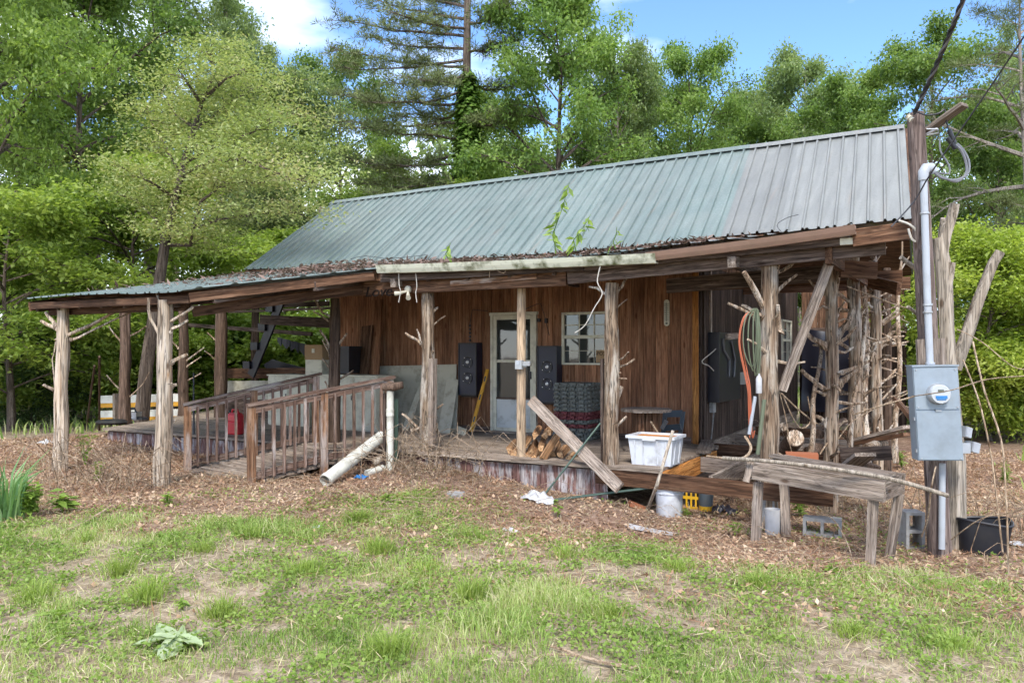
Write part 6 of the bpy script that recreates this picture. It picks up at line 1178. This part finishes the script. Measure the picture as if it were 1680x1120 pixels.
for a in ((198, 942, 260, .2, .07, 'dense grass tuft on bare soil at left'), (140, 890, 120, .14, .05, 'small upright grass tuft left of the dense tuft'), (775, 985, 320, .22, .08, 'long arching grass tuft at lower centre'), (590, 855, 500, .16, .16, 'wide bright grass clump before the ramp'), (620, 905, 420, .17, .14, 'bright grass clump below the wide one'), (770, 885, 220, .15, .1, 'grass clump in front of the porch middle'), (925, 915, 200, .15, .09, 'pointed grass tuft right of centre'), (240, 985, 380, .19, .15, 'drooping grass clump below the dense tuft'), (365, 1010, 320, .15, .13, 'soft grass clump at lower left of centre'), (415, 880, 260, .14, .12, 'upper grass tuft left of the ramp foot'), (500, 940, 320, .15, .14, 'grass clump in the middle of the left lawn'), (330, 905, 220, .13, .1, 'short grass tuft between the left tufts'), (700, 940, 180, .13, .1, 'thin grass tuft left of the arching tuft'), (1110, 935, 260, .13, .16, 'short grass clump below the buckets'), (1240, 960, 260, .12, .16, 'short grass patch below the sawhorse left legs'), (60, 985, 300, .17, .14, 'grass clump at the left edge of the lawn'), (640, 1075, 380, .17, .16, 'soft straw-tipped grass clump at the bottom centre'), (1000, 1010, 300, .11, .2, 'low grass patch at right of centre'), (1400, 1040, 320, .1, .22, 'low grass patch at the right lawn'), (1560, 1060, 300, .1, .22, 'low grass patch at the bottom right')): tussock(*a)
tussock(14, 852, 90, .68, .1, 'blue-green sword-leaved iris clump at the left edge', 'iris', 'iris_clump', 'iris', .035, .55)
# leafy weeds
def weed(px, py, n, h, ls, lb, mat='weed', cat='weed', name='leafy_weed', base=None, spread=.3, stem=True):
    c = base or G(px, py); rg = np.random.default_rng(int(px*5+py)); o = thing(name, lb, cat, c, 'leafy weeds'); mb = MB(); P_ = []; D_ = []
    ns = max(1, n//9)
    for s_ in range(ns):
        a = rg.uniform(0, 6.28); top = V((math.cos(a)*spread*h*rg.random(), math.sin(a)*spread*h*rg.random(), h*rg.uniform(.65, 1.1))); mb.tube([c, c+top*.5+V((0, 0, .02)), c+top], [.006, .004, .002], 4, False)
        for k in range(n//ns): f = rg.uniform(.25, 1); az_ = rg.uniform(0, 6.28); P_.append(tuple(c+top*f)); D_.append((math.cos(az_), math.sin(az_), rg.uniform(-.35, .35)))
    mb.obj('stem', LG['weed'], o); D_ = np.array(D_); m_ = len(P_); nr = rg.normal(size=(m_, 3))*.25; nr[:, 2] += 1; v, q = leafquads(np.array(P_), nr, ls*rg.uniform(.6, 1.3, m_), .42, .08, D_, rg)
    npobj('leaves', npmesh('leaves', v-np.array(tuple(c)), quads=q), LG[mat], o)
for a in ((103, 842, 40, .26, .16, 'bright broad-leaved weed standing in leaf litter at left'), (50, 850, 300, .36, .09, 'bushy green weed beside the iris clump', ), (140, 765, 70, .5, .1, 'lime weed between dead stems and left post'), (160, 790, 40, .3, .09, 'yellow-green weed low in the dead stems'), (505, 826, 30, .1, .07, 'small weed left of the drain pipe mouth'), (635, 828, 50, .14, .08, 'small bright weed right of the drain pipe mouth'), (688, 854, 20, .14, .06, 'small upright weed before the porch skirt'), (915, 848, 26, .2, .07, 'upright weed in front of the white bag'), (1128, 848, 34, .1, .06, 'low weed at the foot of the white bucket'), (1205, 880, 24, .16, .08, 'small weed left of the sawhorse'), (1312, 848, 60, .22, .1, 'green weed behind the sawhorse rear legs'), (1365, 945, 30, .1, .07, 'low weed below the sawhorse right legs'), (275, 830, 60, .15, .07, 'green weeds at the foot of the right bare post'), (300, 1000, 24, .08, .06, 'lime seedling in the left lawn'), (90, 1020, 16, .1, .12, 'round-leaved seedling at lower left'), (1650, 800, 90, .4, .08, 'dull green scrub right of the black bin'), (1480, 770, 80, .35, .09, 'green weeds behind the cinder block'), (1290, 790, 60, .25, .08, 'weeds growing under the side porch joists')): weed(*a)
# wilted broad-leaved plant in the lawn
c = G(290, 1062); o = thing('wilted_plant', 'pale wilted broad-leaved plant flat on the lawn at lower left', 'plant', c, 'leafy weeds'); rg = np.random.default_rng(99)
for i in range(11):
    a = i*.57+rg.uniform(-.2, .2); L_ = rg.uniform(.14, .3); mb = MB(); n = 6; Wd = L_*rg.uniform(.3, .5)
    for k in range(n+1):
        f = k/n; w_ = Wd*math.sin(math.pi*(.08+.9*f))**.8; x = math.cos(a)*L_*f; y_ = math.sin(a)*L_*f; z = .02+.025*math.sin(f*3+i)+.02*rg.random()
        for s_ in (-1, 0, 1): mb.v.append(c+V((x-math.sin(a)*s_*w_/2, y_+math.cos(a)*s_*w_/2, z+(.018 if s_ else 0)+.012*rg.random())))
    for k in range(n):
        for s_ in (0, 1): b = k*3+s_; mb.f.append([b, b+3, b+4, b+1])
    mb.smooth = True; mb.obj('leaf', LG['wilt'], o)
# plants rooted in the gutter
def sprout(px, py, ytop, lb, nl, bendx):
    b = PY(px, py, -3.06); o = thing('gutter_sprout', lb, 'plant', b, 'plants sprouting in the gutter'); pts = [b, PY(px-4, py+(ytop-py)*.3, -3.06), PY(px+bendx*.5, py+(ytop-py)*.65, -3.1), PY(px+bendx, ytop, -3.15)]; MB().tube(pts, [.008, .007, .005, .003], 5, False).obj('stem', LG['ivy'], o); rg = np.random.default_rng(int(px)); P_ = []; D_ = []
    for k in range(nl): f = .15+.85*k/nl; s_ = min(2, int(f*3)); p = pts[s_].lerp(pts[s_+1], f*3-s_ if f < 1 else 1); P_.append(tuple(p)); a = rg.uniform(0, 6.28); D_.append((math.cos(a), math.sin(a), -.9))
    nr = rg.normal(size=(nl, 3))*.6+np.array([0, -.6, .5]); v, q = leafquads(np.array(P_), nr, .15*rg.uniform(.7, 1.25, nl), .33, .06, np.array(D_), rg); npobj('leaves', npmesh('leaves', v-np.array(tuple(b)), quads=q), LG['weed'], o)
sprout(912, 416, 300, 'tall leafy seedling growing out of the mossy gutter', 34, 22); sprout(945, 412, 352, 'shorter leafy seedling right of the tall gutter seedling', 22, 24)
sprout(1010, 408, 372, 'tiny thin seedling in the gutter at right', 5, 2); sprout(735, 424, 398, 'tiny sprout among the gutter debris', 6, 4)
# needle and leaf debris on the porch roof
N_ = 16000; rg = np.random.default_rng(61); xx = rg.uniform(-6.3, 4.2, N_); tt = rg.random(N_); kp = rg.random(N_) < np.where(xx < -.4, np.clip(.12+1.1*np.exp(-((tt-.25)/.2)**2)*np.exp(-((xx+2.4)/2.2)**2)+.4*(tt < .2), 0, 1)*(tt < .8+.1*np.sin(xx*5)), .16+.7*(tt > .86)); xx, tt = xx[kp], tt[kp]
P_ = np.array([tuple(porch_f(a, b)) for a, b in zip(xx, tt)]); pile = .11*np.exp(-((tt-.28)/.2)**2)*np.exp(-((xx+2.6)/1.5)**2); P_[:, 2] += .022+rg.random(len(xx))*(.025+pile*1.6); dd = rg.normal(size=(len(xx), 3)); dd[:, 2] *= .25; nr = rg.normal(size=(len(xx), 3))*.4; nr[:, 2] += 1
v, q = leafquads(P_, nr, rg.uniform(.05, .16, len(xx)), rg.uniform(.06, .4, (len(xx), 1)), .05, dd, rg); o = npobj('roof_debris', npmesh('roof_debris', v, quads=q), LG['pineduff']); o['kind'] = 'stuff'; o['label'] = 'brown needles and leaf debris on the low porch roof'
for i, (pts, lb) in enumerate(((((1290, 388), (1275, 370), (1290, 358), (1310, 352)), 'thin curled vine lying on the faded roof panels'), (((1230, 408), (1240, 395), (1255, 400), (1262, 410)), 'small vine loop at the roof edge'), (((575, 425), (600, 420), (640, 424), (700, 418)), 'thin twig lying on the roof debris'))): strand('roof_vine', lb, [main_f(.5, .5)*0+PY(a, b, -.35 if i == 2 else -.2) for a, b in pts], .005, K['wire'], 'vine', 'vines on the roof')
